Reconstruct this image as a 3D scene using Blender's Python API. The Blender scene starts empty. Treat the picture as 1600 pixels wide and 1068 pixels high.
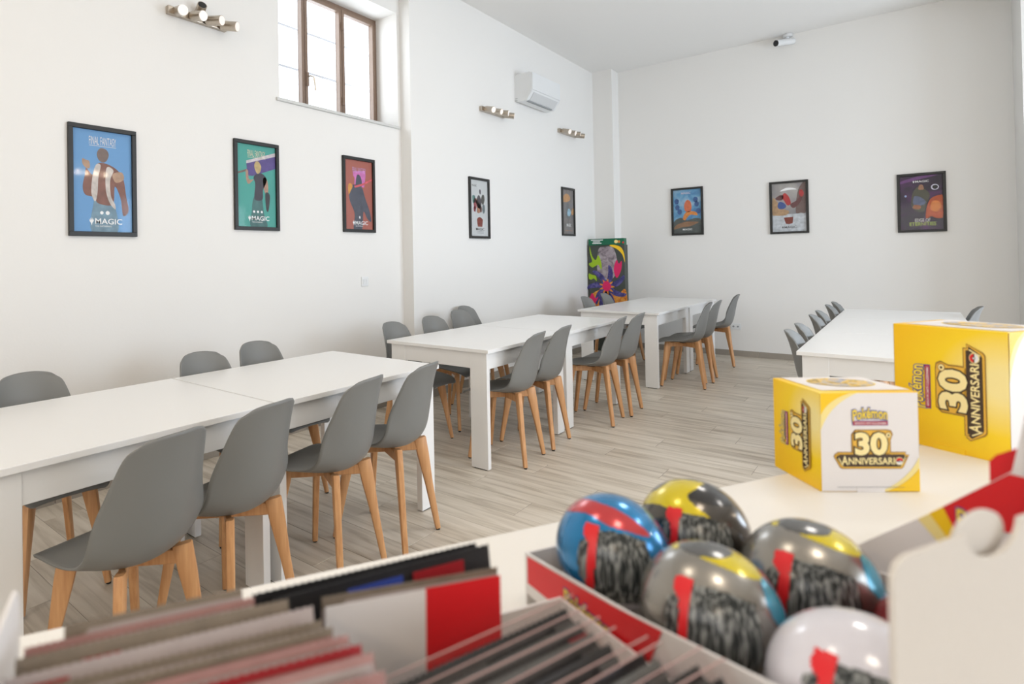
import bpy, bmesh, math, random
from mathutils import Vector, Matrix
random.seed(7)
PI = math.pi
S = bpy.context.scene
COL = S.collection

# ------------------------------------------------------------------ camera
F_PX, CX, CY = 923.85, 586.96, 397.94
YAW, PIT, ROL = (math.radians(a) for a in (42.173, .543, -.970))
CAM = Vector((0, 0, 1.311))
hd = Vector((-math.sin(YAW), math.cos(YAW), 0)); rt = Vector((math.cos(YAW), math.sin(YAW), 0)); up = Vector((0, 0, 1))
fw = hd * math.cos(PIT) + up * math.sin(PIT); u1 = -hd * math.sin(PIT) + up * math.cos(PIT)
cr = rt * math.cos(ROL) + u1 * math.sin(ROL); cu = -rt * math.sin(ROL) + u1 * math.cos(ROL)
cam = bpy.data.cameras.new('camera'); camo = bpy.data.objects.new('camera', cam); COL.objects.link(camo)
m = Matrix.Identity(4)
for i in range(3):
    m[i][0], m[i][1], m[i][2], m[i][3] = cr[i], cu[i], -fw[i], CAM[i]
camo.matrix_world = m
cam.sensor_width = 36; cam.sensor_fit = 'HORIZONTAL'
cam.lens = 36 * F_PX / 1600
cam.shift_x = (800 - CX) / 1600; cam.shift_y = -(534 - CY) / 1600
cam.clip_start = .02; cam.clip_end = 100
cam.dof.use_dof = True; cam.dof.focus_distance = 3.3; cam.dof.aperture_fstop = 4.6
S.camera = camo

# ------------------------------------------------------------------ world, daylight, exposure
S.view_settings.view_transform = 'Standard'; S.view_settings.look = 'None'
S.view_settings.gamma = 1; S.view_settings.use_curve_mapping = False
S.view_settings.exposure = -.27
W = bpy.data.worlds.new('sky'); S.world = W; W.use_nodes = True
bg = W.node_tree.nodes['Background']
bg.inputs[0].default_value = (.86, .93, 1, 1); bg.inputs[1].default_value = 3.0

def area(name, loc, direction, sx, sy, power, col):
    l = bpy.data.lights.new(name, 'AREA'); l.shape = 'RECTANGLE'; l.size = sx; l.size_y = sy
    l.energy = power; l.color = col
    o = bpy.data.objects.new(name, l); COL.objects.link(o); o.location = loc
    o.rotation_euler = Vector(direction).to_track_quat('-Z', 'Y').to_euler()
    return o
DAY = (.70, .83, 1.0)
XR, YB, YF, ZC = 3.6, 8.79, -2.6, 3.99           # right wall, back wall, wall behind the camera, ceiling
area('daylight_glazed_door', (XR + .25, 6.3, 1.35), (-1, 0, 0), 2.9, 2.5, 215, DAY)
area('daylight_shop_window', (XR + .25, 2.2, 1.75), (-1, 0, 0), 2.6, 1.7, 85, DAY)
area('daylight_high_window', (-4.3, 3.6, 3.25), (1, 0, -.15), 1.7, 1.3, 40, (.86, .93, 1))
area('added_warm_fill_behind', (.2, YF - .25, 1.7), (0, 1, 0), 3.4, 1.7, 36, (1, .86, .70))  # warm fill light added behind the camera to brighten faces turned toward it

# ------------------------------------------------------------------ materials
MATS = {}
def N(nt, t, **kw):
    n = nt.nodes.new(t)
    for k, v in kw.items(): setattr(n, k, v)
    return n
def mat(name, col, rough=.5, metal=0, spec=.5, coat=0, noise=0, nscale=40, bump=0, bscale=200, emit=None, es=0, alpha=1):
    if name in MATS: return MATS[name]
    M = bpy.data.materials.new(name); M.use_nodes = True; nt = M.node_tree
    b = nt.nodes['Principled BSDF']
    b.inputs['Base Color'].default_value = (*col, 1); b.inputs['Roughness'].default_value = rough
    b.inputs['Metallic'].default_value = metal; b.inputs['Specular IOR Level'].default_value = spec
    b.inputs['Coat Weight'].default_value = coat; b.inputs['Coat Roughness'].default_value = .05
    b.inputs['Alpha'].default_value = alpha
    tc = N(nt, 'ShaderNodeTexCoord')
    if noise:
        nz = N(nt, 'ShaderNodeTexNoise'); nz.inputs['Scale'].default_value = nscale; nz.inputs['Detail'].default_value = 4
        nt.links.new(tc.outputs['Object'], nz.inputs['Vector'])
        mx = N(nt, 'ShaderNodeMix', data_type='RGBA')
        mx.inputs[6].default_value = (*[c * (1 - noise) for c in col], 1)
        mx.inputs[7].default_value = (*[min(1, c * (1 + noise)) for c in col], 1)
        nt.links.new(nz.outputs['Fac'], mx.inputs[0]); nt.links.new(mx.outputs[2], b.inputs['Base Color'])
    if bump:
        n2 = N(nt, 'ShaderNodeTexNoise'); n2.inputs['Scale'].default_value = bscale; n2.inputs['Detail'].default_value = 3
        nt.links.new(tc.outputs['Object'], n2.inputs['Vector'])
        bp = N(nt, 'ShaderNodeBump'); bp.inputs['Strength'].default_value = bump; bp.inputs['Distance'].default_value = .002
        nt.links.new(n2.outputs['Fac'], bp.inputs['Height']); nt.links.new(bp.outputs[0], b.inputs['Normal'])
    if emit:
        b.inputs['Emission Color'].default_value = (*emit, 1); b.inputs['Emission Strength'].default_value = es
    MATS[name] = M
    return M
def wood_floor():
    M = bpy.data.materials.new('wood_look_tile'); M.use_nodes = True; nt = M.node_tree; b = nt.nodes['Principled BSDF']
    tc = N(nt, 'ShaderNodeTexCoord'); oi = N(nt, 'ShaderNodeObjectInfo')
    geo = N(nt, 'ShaderNodeNewGeometry')
    cmb = N(nt, 'ShaderNodeCombineXYZ')
    mu = N(nt, 'ShaderNodeMath', operation='MULTIPLY'); mu.inputs[1].default_value = 37
    nt.links.new(oi.outputs['Random'], mu.inputs[0]); nt.links.new(mu.outputs[0], cmb.inputs[2]); nt.links.new(mu.outputs[0], cmb.inputs[0])
    ad = N(nt, 'ShaderNodeVectorMath', operation='ADD')
    nt.links.new(geo.outputs['Position'], ad.inputs[0]); nt.links.new(cmb.outputs[0], ad.inputs[1])
    def grain(sc, stretch, detail):
        mp = N(nt, 'ShaderNodeMapping'); mp.inputs['Scale'].default_value = (sc / stretch, sc, sc)
        nt.links.new(ad.outputs[0], mp.inputs['Vector'])
        nz = N(nt, 'ShaderNodeTexNoise'); nz.inputs['Scale'].default_value = 1; nz.inputs['Detail'].default_value = detail
        nz.inputs['Distortion'].default_value = .6
        nt.links.new(mp.outputs[0], nz.inputs['Vector']); return nz
    g1, g2 = grain(22, 12, 8), grain(5, 5, 3)
    mx = N(nt, 'ShaderNodeMix', data_type='FLOAT'); mx.inputs[0].default_value = .22
    nt.links.new(g1.outputs['Fac'], mx.inputs[2]); nt.links.new(g2.outputs['Fac'], mx.inputs[3])
    cr_ = N(nt, 'ShaderNodeValToRGB'); e = cr_.color_ramp.elements
    e[0].position = .33; e[0].color = (.40, .335, .255, 1); e[1].position = .66; e[1].color = (.73, .66, .565, 1)
    k = e.new(.5); k.color = (.62, .55, .455, 1)
    nt.links.new(mx.outputs[0], cr_.inputs[0])
    hv = N(nt, 'ShaderNodeHueSaturation')
    mr = N(nt, 'ShaderNodeMapRange'); mr.inputs[3].default_value = .94; mr.inputs[4].default_value = 1.05
    nt.links.new(oi.outputs['Random'], mr.inputs[0]); nt.links.new(mr.outputs[0], hv.inputs['Value'])
    nt.links.new(cr_.outputs[0], hv.inputs['Color']); nt.links.new(hv.outputs[0], b.inputs['Base Color'])
    b.inputs['Roughness'].default_value = .42; b.inputs['Specular IOR Level'].default_value = .45
    bp = N(nt, 'ShaderNodeBump'); bp.inputs['Strength'].default_value = .12; bp.inputs['Distance'].default_value = .002
    nt.links.new(g1.outputs['Fac'], bp.inputs['Height']); nt.links.new(bp.outputs[0], b.inputs['Normal'])
    return M
def beech():
    M = bpy.data.materials.new('beech_wood'); M.use_nodes = True; nt = M.node_tree; b = nt.nodes['Principled BSDF']
    tc = N(nt, 'ShaderNodeTexCoord'); mp = N(nt, 'ShaderNodeMapping'); mp.inputs['Scale'].default_value = (60, 60, 5)
    nz = N(nt, 'ShaderNodeTexNoise'); nz.inputs['Scale'].default_value = 1; nz.inputs['Detail'].default_value = 4
    cr_ = N(nt, 'ShaderNodeValToRGB'); e = cr_.color_ramp.elements
    e[0].position = .3; e[0].color = (.56, .27, .11, 1); e[1].position = .7; e[1].color = (.72, .40, .185, 1)
    nt.links.new(tc.outputs['Object'], mp.inputs[0]); nt.links.new(mp.outputs[0], nz.inputs['Vector'])
    nt.links.new(nz.outputs['Fac'], cr_.inputs[0]); nt.links.new(cr_.outputs[0], b.inputs['Base Color'])
    b.inputs['Roughness'].default_value = .42
    return M
def pane_mat(name, rough, tint=(1, 1, 1), blend=.25, edge=.4):
    M = bpy.data.materials.new(name); M.use_nodes = True; nt = M.node_tree
    nt.nodes.remove(nt.nodes['Principled BSDF']); out = nt.nodes['Material Output']
    t = N(nt, 'ShaderNodeBsdfTransparent'); t.inputs[0].default_value = (*tint, 1)
    g = N(nt, 'ShaderNodeBsdfGlossy'); g.inputs['Roughness'].default_value = rough
    lw = N(nt, 'ShaderNodeLayerWeight'); lw.inputs[0].default_value = .5
    pw = N(nt, 'ShaderNodeMath', operation='POWER'); pw.inputs[1].default_value = 4
    ml = N(nt, 'ShaderNodeMath', operation='MULTIPLY_ADD'); ml.inputs[1].default_value = edge; ml.inputs[2].default_value = blend
    mx = N(nt, 'ShaderNodeMixShader')
    nt.links.new(lw.outputs['Facing'], pw.inputs[0]); nt.links.new(pw.outputs[0], ml.inputs[0]); nt.links.new(ml.outputs[0], mx.inputs[0])
    nt.links.new(t.outputs[0], mx.inputs[1]); nt.links.new(g.outputs[0], mx.inputs[2])
    nt.links.new(mx.outputs[0], out.inputs[0]); return M
def blend_mat(name, c0, c1, axis, lo, hi, rough=.45, extra=None):
    """printed colour blend along one object axis"""
    M = bpy.data.materials.new(name); M.use_nodes = True; nt = M.node_tree; b = nt.nodes['Principled BSDF']
    tc = N(nt, 'ShaderNodeTexCoord'); sp = N(nt, 'ShaderNodeSeparateXYZ'); mr = N(nt, 'ShaderNodeMapRange')
    mr.inputs[1].default_value = lo; mr.inputs[2].default_value = hi
    nt.links.new(tc.outputs['Object'], sp.inputs[0]); nt.links.new(sp.outputs[axis], mr.inputs[0])
    cr_ = N(nt, 'ShaderNodeValToRGB'); e = cr_.color_ramp.elements
    e[0].color = (*c0, 1); e[1].color = (*c1, 1)
    for p, c in (extra or []):
        k = e.new(p); k.color = (*c, 1)
    nt.links.new(mr.outputs[0], cr_.inputs[0]); nt.links.new(cr_.outputs[0], b.inputs['Base Color'])
    b.inputs['Roughness'].default_value = rough; return M
def glow_mat(name, deep, mid, pale, centre, r0, r1, rough=.4):
    """printed sunburst: pale in the middle, deep yellow outward"""
    M = bpy.data.materials.new(name); M.use_nodes = True; nt = M.node_tree; b = nt.nodes['Principled BSDF']
    tc = N(nt, 'ShaderNodeTexCoord'); ds = N(nt, 'ShaderNodeVectorMath', operation='DISTANCE'); ds.inputs[1].default_value = centre
    mr = N(nt, 'ShaderNodeMapRange'); mr.inputs[1].default_value = r0; mr.inputs[2].default_value = r1
    nt.links.new(tc.outputs['Object'], ds.inputs[0]); nt.links.new(ds.outputs['Value'], mr.inputs[0])
    cr_ = N(nt, 'ShaderNodeValToRGB'); e = cr_.color_ramp.elements
    e[0].color = (*pale, 1); e[1].color = (*deep, 1); k = e.new(.5); k.color = (*mid, 1)
    nt.links.new(mr.outputs[0], cr_.inputs[0]); nt.links.new(cr_.outputs[0], b.inputs['Base Color'])
    b.inputs['Roughness'].default_value = rough; return M
def cloud_mat(name, cols, scale=6, rough=.5):
    """blotchy painted backdrop of a print"""
    M = bpy.data.materials.new(name); M.use_nodes = True; nt = M.node_tree; b = nt.nodes['Principled BSDF']
    tc = N(nt, 'ShaderNodeTexCoord'); nz = N(nt, 'ShaderNodeTexNoise')
    nz.inputs['Scale'].default_value = scale; nz.inputs['Detail'].default_value = 6; nz.inputs['Distortion'].default_value = 1
    nt.links.new(tc.outputs['Object'], nz.inputs['Vector'])
    cr_ = N(nt, 'ShaderNodeValToRGB'); e = cr_.color_ramp.elements
    e[0].position = .3; e[1].position = .7; e[0].color = (*cols[0], 1); e[1].color = (*cols[-1], 1)
    for i, c in enumerate(cols[1:-1]):
        k = e.new(.3 + .4 * (i + 1) / (len(cols) - 1)); k.color = (*c, 1)
    nt.links.new(nz.outputs['Fac'], cr_.inputs[0]); nt.links.new(cr_.outputs[0], b.inputs['Base Color'])
    b.inputs['Roughness'].default_value = rough; return M

PLASTER = mat('white_plaster', (.83, .815, .785), .9, spec=.2, bump=.15, bscale=90)
CEIL = mat('ceiling_paint', (.86, .845, .82), .95, spec=.2)
FLOOR = wood_floor(); WOOD = beech()
SKIRT = mat('skirting_stoneware', (.34, .30, .25), .5, noise=.15, nscale=8)
GROUT = mat('floor_grout', (.22, .19, .155), .9)
LAM = mat('white_laminate', (.86, .85, .83), .28, spec=.5, bump=.03, bscale=400)
LAMEDGE = mat('laminate_edge', (.80, .79, .76), .35)
SHELL = mat('grey_plastic_shell', (.205, .205, .195), .42, spec=.4, bump=.04, bscale=700)
BLACK = mat('black_plastic', (.012, .012, .012), .4)
FRAME = mat('black_wood_frame', (.014, .014, .013), .45)
NICKEL = mat('brushed_nickel', (.50, .44, .37), .32, metal=1, noise=.08, nscale=60)
DIFF = mat('lamp_diffuser', (.9, .86, .82), .5, emit=(1, .80, .66), es=.30)
WHITEP = mat('white_plastic', (.78, .79, .79), .35)
GREYP = mat('grey_vent', (.30, .32, .33), .5)
BROWN = mat('brown_aluminium', (.23, .155, .11), .4, noise=.1)
GLASS = pane_mat('window_glass', .02, (1, 1, 1), .03)
PGLASS = pane_mat('picture_glass', .05, (1, 1, 1), .007, .25)
CLEAR = pane_mat('clear_plastic', .12, (.98, .96, .96), .004, .2)
CARD = mat('plain_white_card', (.63, .585, .53), .75, noise=.03, nscale=300)
CARDW = mat('printed_white_card', (.80, .765, .75), .55)
REDP = mat('red_print', (.72, .014, .02), .4)
DRED = mat('dark_red_print', (.32, .012, .018), .4)
YEL = mat('yellow_print', (.95, .60, .008), .4)
PYEL = mat('pale_yellow_print', (.92, .76, .30), .45)
GOLD = mat('gold_print', (.80, .46, .05), .35)
DGOLD = mat('dark_gold_print', (.33, .17, .03), .35)
LGOLD = mat('light_gold_print', (.95, .80, .38), .35)
DARKP = mat('dark_brown_print', (.055, .03, .015), .4)
BLUEP = mat('blue_print', (.035, .07, .36), .4)
LYEL = mat('lettering_yellow', (.92, .68, .05), .4)
WHITEK = mat('white_print', (.85, .85, .85), .5)
SILV = mat('silver_print', (.70, .70, .70), .35)
BLK = mat('black_print', (.02, .02, .022), .4)

# ------------------------------------------------------------------ mesh helpers
class MB:
    def __init__(s): s.v = []; s.f = []
    def add(s, vs, fs, M=None):
        o = len(s.v)
        s.v += [tuple((M @ Vector(p)) if M else p) for p in vs]; s.f += [tuple(i + o for i in f) for f in fs]; return s
    def box(s, c, d, M=None, bev=0, seg=2):
        bm = bmesh.new(); bmesh.ops.create_cube(bm, size=1)
        for q in bm.verts: q.co = Vector((q.co.x * d[0] + c[0], q.co.y * d[1] + c[1], q.co.z * d[2] + c[2]))
        if bev: bmesh.ops.bevel(bm, geom=bm.edges[:], offset=bev, segments=seg, affect='EDGES', profile=.6)
        bm.verts.index_update()
        s.add([q.co.copy() for q in bm.verts], [[q.index for q in f.verts] for f in bm.faces], M); bm.free(); return s
    def cyl(s, p, q, r0, r1=None, n=20, caps=True):
        r1 = r0 if r1 is None else r1; p = Vector(p); q = Vector(q)
        R = (q - p).to_track_quat('Z', 'Y').to_matrix()
        vs = [p + R @ Vector((math.cos(2 * PI * i / n) * r0, math.sin(2 * PI * i / n) * r0, 0)) for i in range(n)]
        vs += [q + R @ Vector((math.cos(2 * PI * i / n) * r1, math.sin(2 * PI * i / n) * r1, 0)) for i in range(n)]
        fs = [(i, (i + 1) % n, n + (i + 1) % n, n + i) for i in range(n)]
        if caps: fs += [tuple(range(n))[::-1], tuple(range(n, 2 * n))]
        return s.add(vs, fs)
    def tube(s, pts, r, n=10):
        pts = [Vector(p) for p in pts]
        for a, b in zip(pts, pts[1:]): s.cyl(a, b, r, n=n)
        return s
    def prism(s, pts, d, M=None):
        """outline in local x/z extruded along +y by d"""
        n = len(pts)
        vs = [(x, 0, z) for x, z in pts] + [(x, d, z) for x, z in pts]
        fs = [tuple(range(n)), tuple(range(n, 2 * n))[::-1]] + [(i, i + n, (i + 1) % n + n, (i + 1) % n) for i in range(n)]
        return s.add(vs, fs, M)
    def build(s, name, m_, parent=None, smooth=False, ang=35):
        me = bpy.data.meshes.new(name); me.from_pydata([tuple(p) for p in s.v], [], s.f); me.validate()
        bm = bmesh.new(); bm.from_mesh(me); bmesh.ops.recalc_face_normals(bm, faces=bm.faces[:])
        if smooth:
            for f in bm.faces: f.smooth = True
            for e in bm.edges:
                if len(e.link_faces) == 2 and e.calc_face_angle(0) > math.radians(ang): e.smooth = False
        bm.to_mesh(me); bm.free()
        me.materials.append(m_)
        return link(name, me, parent)
def link(name, me, parent=None):
    o = bpy.data.objects.new(name, me); COL.objects.link(o)
    if parent: o.parent = parent
    return o
def empty(name, loc=(0, 0, 0), rz=0):
    o = bpy.data.objects.new(name, None); COL.objects.link(o); o.location = loc; o.rotation_euler = (0, 0, rz)
    o.empty_display_size = .05; return o
def tag(o, label, cat, group=None):
    o['label'] = label; o['category'] = cat
    if group: o['group'] = group
    return o
def struct(o): o['kind'] = 'structure'; return o
def copy_tree(o, parent=None):
    c = o.copy(); COL.objects.link(c)
    if parent: c.parent = parent
    for ch in list(o.children): copy_tree(ch, c)
    return c

# flat printed shapes on a face: frame = (origin, right, up, normal)
class Face:
    def __init__(s, o, r, u):
        s.o, s.r, s.u = Vector(o), Vector(r).normalized(), Vector(u).normalized(); s.n = s.r.cross(s.u)
    def p(s, a, b, lev): return s.o + s.r * a + s.u * (b * s.k) + s.n * (lev * .00035)
    def turned(s, a, b):                      # frame turned a quarter so that writing runs upward
        return Face(s.o + s.r * a + s.u * b, s.u, -s.r)
    def moved(s, a, b): return Face(s.o + s.r * a + s.u * b, s.r, s.u)
    k = 1.0                                   # artwork squeezed in height on the narrow sides
def catmull(pts, k=5):
    n = len(pts); out = []
    for i in range(n):
        p0, p1, p2, p3 = (Vector(pts[(i + j - 1) % n]) for j in range(4))
        for t in (j / k for j in range(k)):
            out.append(.5 * ((2 * p1) + (p2 - p0) * t + (2 * p0 - 5 * p1 + 4 * p2 - p3) * t * t + (3 * p1 - p0 - 3 * p2 + p3) * t ** 3))
    return [(v.x, v.y) for v in out]
def flat(parent, fr, name, pts, m_, lev=1, smooth=False):
    if smooth: pts = catmull(pts)
    from mathutils.geometry import tessellate_polygon
    tr = tessellate_polygon([[Vector((a, b, 0)) for a, b in pts]])
    me = bpy.data.meshes.new(name)
    vs = [fr.p(a, b, lev) for a, b in pts]
    fs = []
    for t in tr:
        t = tuple(t)
        nn = (vs[t[1]] - vs[t[0]]).cross(vs[t[2]] - vs[t[0]])
        fs.append(t if nn.dot(fr.n) > 0 else t[::-1])
    me.from_pydata([tuple(v) for v in vs], [], fs); me.materials.append(m_)
    return link(name, me, parent)
def rect(a0, b0, a1, b1): return [(a0, b0), (a1, b0), (a1, b1), (a0, b1)]
def ell(ca, cb, ra, rb, n=28, rot=0):
    return [(ca + math.cos(t) * ra * math.cos(rot) - math.sin(t) * rb * math.sin(rot), cb + math.cos(t) * ra * math.sin(rot) + math.sin(t) * rb * math.cos(rot)) for t in (2 * PI * i / n for i in range(n))]
def ringpts(fr, ca, cb, r0, r1, n=28): return None
TXT = {}
def text_mesh(string, bold):
    key = (string, bold)
    if key in TXT: return TXT[key]
    cu_ = bpy.data.curves.new('t', 'FONT'); cu_.body = string; cu_.offset = bold; cu_.resolution_u = 3
    o = bpy.data.objects.new('t', cu_); COL.objects.link(o)
    dg = bpy.context.evaluated_depsgraph_get(); dg.update()
    me = bpy.data.meshes.new_from_object(o.evaluated_get(dg))
    vs = [(v.co.x, v.co.y) for v in me.vertices]; fs = [tuple(p.vertices) for p in me.polygons]
    bpy.data.objects.remove(o); bpy.data.curves.remove(cu_); bpy.data.meshes.remove(me)
    TXT[key] = (vs, fs); return TXT[key]
def txt(parent, fr, string, ca, cb, w, h, m_, lev=2, bold=0.0, shear=0, name='lettering', ref=None, warp=None):
    vs, fs = text_mesh(string, bold)
    rv = text_mesh(string, ref)[0] if ref is not None else vs       # outline copies share the letters' own scale
    x0, x1 = min(v[0] for v in rv), max(v[0] for v in rv); y0, y1 = min(v[1] for v in rv), max(v[1] for v in rv)
    def place(v):
        s_, t_ = (v[0] - x0) / (x1 - x0), (v[1] - y0) / (y1 - y0)
        b = (t_ - .5) * h
        if warp: b += warp(s_, t_) * h
        return fr.p(ca + (s_ - .5) * w + shear * b, cb + b, lev)
    me = bpy.data.meshes.new(name)
    me.from_pydata([tuple(place(v)) for v in vs], [], fs); me.materials.append(m_)
    return link(name, me, parent)

# ------------------------------------------------------------------ the room
XL, XL2, YP = -3.53, -3.41, 4.28         # left wall, its thicker far stretch, where the step is
WIN = (2.84, 4.24, 2.555, 3.62)          # high window opening y0,y1,z0,z1
WT = .34
mb = MB()                                # left wall around the window opening
y0, y1, z0, z1 = WIN
def slab(x0, x1, ya, yb, za, zb): mb.box(((x0 + x1) / 2, (ya + yb) / 2, (za + zb) / 2), (x1 - x0, yb - ya, zb - za))
slab(XL - WT, XL, YF, y0, 0, ZC); slab(XL - WT, XL, y0, y1, 0, z0); slab(XL - WT, XL, y0, y1, z1, ZC)
slab(XL - WT, XL, y1, YP, 0, ZC); slab(XL - WT, XL2, YP, YB + .3, 0, ZC)
struct(mb.build('wall_left', PLASTER))
mb = MB(); slab(XL2, XR + .3, YB, YB + .3, 0, ZC)
slab(XL2, -3.13, 8.54, YB, 0, ZC)        # corner column
slab(.80, 1.3, 8.15, YB, 0, ZC)          # second column
struct(mb.build('wall_back', PLASTER))
mb = MB()                                # right wall with the glazed door and the shop window
for a, b, za, zb in ((YF, .9, 0, ZC), (.9, 3.5, 0, .9), (.9, 3.5, 2.6, ZC), (3.5, 4.85, 0, ZC), (4.85, 7.75, 2.6, ZC), (7.75, YB + .3, 0, ZC)):
    slab(XR, XR + .3, a, b, za, zb)
struct(mb.build('wall_right', PLASTER))
mb = MB()                                # wall behind the camera with a wide opening added for the warm frontal fill
for a, b, za, zb in ((XL - WT, -1.5, 0, ZC), (-1.5, 1.9, 0, .85), (-1.5, 1.9, 2.55, ZC), (1.9, XR + .3, 0, ZC)): slab(a, b, YF - .3, YF, za, zb)
struct(mb.build('wall_front', PLASTER))
mb = MB(); slab(XL - WT, XR + .3, YF - .3, YB + .3, ZC, ZC + .2); struct(mb.build('ceiling', CEIL))

# floor: a bed with wood-look planks laid across the room
mb = MB(); slab(XL, XR + .3, YF, YB, -.2, -.004)
bed = struct(mb.build('floor', FLOOR))
PL, PW, J = 1.2, .2, .0009
pm = None
row = 0; y = .10
while y < YB - .02:
    x = XL - [0, .4, .8, .2, .6, 1.0][row % 6]
    while x < 1.9:
        a, b = max(x, XL), x + PL
        if b - a > .05:
            L = b - a; w = min(PW, YB - y)
            if abs(L - PL) < 1e-6 and abs(w - PW) < 1e-6:
                if pm is None:
                    o = MB().box((0, 0, -.005), (PL - J * 2, PW - J * 2, .010), bev=.0012, seg=1).build('plank', FLOOR, bed); pm = o.data
                else: o = link('plank', pm, bed)
            else: o = MB().box((0, 0, -.005), (L - J * 2, w - J * 2, .010), bev=.0012, seg=1).build('plank', FLOOR, bed)
            o.location = ((a + b) / 2, y + w / 2, 0)
        x += PL
    y += PW; row += 1
mb = MB(); slab(XL, 1.9, .1, YB, -.0045, -.0012)
mb.build('grout', GROUT, bed)

def skirting(name, p, q, n, k):
    r = struct(bpy.data.objects.new(name, None)); COL.objects.link(r)
    p, q, n = Vector(p), Vector(q), Vector(n); d = (q - p); L = d.length; d.normalize()
    me = None; cnt = int(round(L / k)); k = L / cnt
    for i in range(cnt):
        c = p + d * (i + .5) * k + n * .005
        o = MB().box((0, 0, .037), (k - .003, .010, .074), bev=.0015, seg=1).build('skirting_tile', SKIRT, r) if me is None else link('skirting_tile', me, r)
        me = o.data; o.location = c; o.rotation_euler = (0, 0, math.atan2(d.y, d.x))
skirting('baseboard_left', (XL, .0, 0), (XL, YP, 0), (1, 0, 0), .6)
skirting('baseboard_left_far', (XL2, YP, 0), (XL2, 8.54, 0), (1, 0, 0), .6)
skirting('baseboard_back', (-3.13, YB, 0), (.8, YB, 0), (0, -1, 0), .6)

# high window
win = struct(empty('window_1', (XL - .29, 0, 0)))
mb = MB(); fz0, fz1 = z0, z1 + 0.0
ft = .032
mb.box((0, (y0 + y1) / 2, fz1 - ft / 2), (.06, y1 - y0, ft), bev=.004); mb.box((0, (y0 + y1) / 2, fz0 + ft / 2), (.06, y1 - y0, ft), bev=.004)
mb.box((0, y0 + ft / 2, (fz0 + fz1) / 2), (.06, ft, fz1 - fz0 - 2 * ft)); mb.box((0, y1 - ft / 2, (fz0 + fz1) / 2), (.06, ft, fz1 - fz0 - 2 * ft))
mb.build('window_frame', BROWN, win)
sw = (y1 - y0 - 2 * ft) / 3
for i in range(3):
    a = y0 + ft + i * sw + .003; b = a + sw - .006; c0, c1 = fz0 + ft + .003, fz1 - ft - .003; t = .030
    mb = MB()
    mb.box((.018, (a + b) / 2, c1 - t / 2), (.05, b - a, t), bev=.004); mb.box((.018, (a + b) / 2, c0 + t / 2), (.05, b - a, t), bev=.004)
    mb.box((.018, a + t / 2, (c0 + c1) / 2), (.05, t, c1 - c0 - 2 * t)); mb.box((.018, b - t / 2, (c0 + c1) / 2), (.05, t, c1 - c0 - 2 * t))
    sash = mb.build('sash', BROWN, win)
    MB().box((.0, (a + b) / 2, (c0 + c1) / 2), (.006, b - a - 2 * t, c1 - c0 - 2 * t)).build('pane', GLASS, sash)
    for zz in (c0 + .16, c1 - .16):
        if i == 1:
            MB().cyl((.05, b + .003, zz - .035), (.05, b + .003, zz + .035), .011, n=12).build('hinge', BROWN, sash)
    if i == 1:
        hb = MB().box((.048, a + .02, c0 + .27), (.014, .026, .12), bev=.004).build('handle_plate', BROWN, sash)
        MB().tube([(.05, a + .02, c0 + .29), (.085, a + .022, c0 + .29), (.095, a + .05, c0 + .285), (.095, a + .062, c0 + .22), (.095, a + .066, c0 + .17)], .007).build('handle', NICKEL, sash)
mb = MB(); mb.box((XL - .13, (y0 + y1) / 2 - .01, z0 - .012), (.30, y1 - y0 + .05, .024), bev=.004)
struct(mb.build('trim_1', mat('marble_sill', (.62, .62, .60), .4, noise=.06)))
gr = tag(empty('window_grille', (XL - .50, 0, 0)), 'pale metal security grille outside the high window', 'grille')
GRM = mat('pale_grille_paint', (.6, .64, .7), .5)
for zz in (2.66, 3.02, 3.38): MB().box((0, 3.54, zz), (.012, 1.9, .019)).build('grille_bar', GRM, gr)
for k in range(9): MB().cyl((0, 2.7 + k * .21, 2.4), (0, 2.7 + k * .21, 3.75), .004, n=8).build('grille_bar', GRM, gr)

# glazing of the right wall (behind the camera's right shoulder)
for nm, a, b, c0, c1, cols in (('window_2', .9, 3.5, .9, 2.6, 3), ('door_1', 4.85, 7.75, 0.0, 2.6, 3)):
    r = struct(empty(nm, (XR + .15, 0, 0)))
    mb = MB(); t = .06
    mb.box((0, (a + b) / 2, c1 - t / 2), (.07, b - a, t)); mb.box((0, (a + b) / 2, c0 + t / 2), (.07, b - a, t))
    for i in range(cols + 1):
        yy = a + t / 2 + i * (b - a - t) / cols; mb.box((0, yy, (c0 + c1) / 2), (.07, t, c1 - c0 - 2 * t))
    mb.build('door_frame' if nm[0] == 'd' else 'window_frame', BROWN, r)
    for i in range(cols):
        ya = a + t + i * (b - a - t) / cols; yb = ya + (b - a - t) / cols - t
        MB().box((0, (ya + yb) / 2, (c0 + c1) / 2), (.006, yb - ya, c1 - c0 - 2 * t)).build('pane', GLASS, r)

r = struct(empty('added_fill_window', (0, YF - .15, 0))); mb = MB(); t = .06  # unseen frame and panes, added as a setting for the warm fill light
mb.box((.2, 0, 2.52), (3.4, .07, t)); mb.box((.2, 0, .88), (3.4, .07, t))
for i in range(4): mb.box((-1.47 + i * 3.34 / 3, 0, 1.7), (t, .07, 1.58))
mb.build('window_frame', BROWN, r)
for i in range(3): MB().box((-1.47 + (i + .5) * 3.34 / 3, 0, 1.7), (3.34 / 3 - t, .006, 1.58)).build('pane', GLASS, r)

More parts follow.
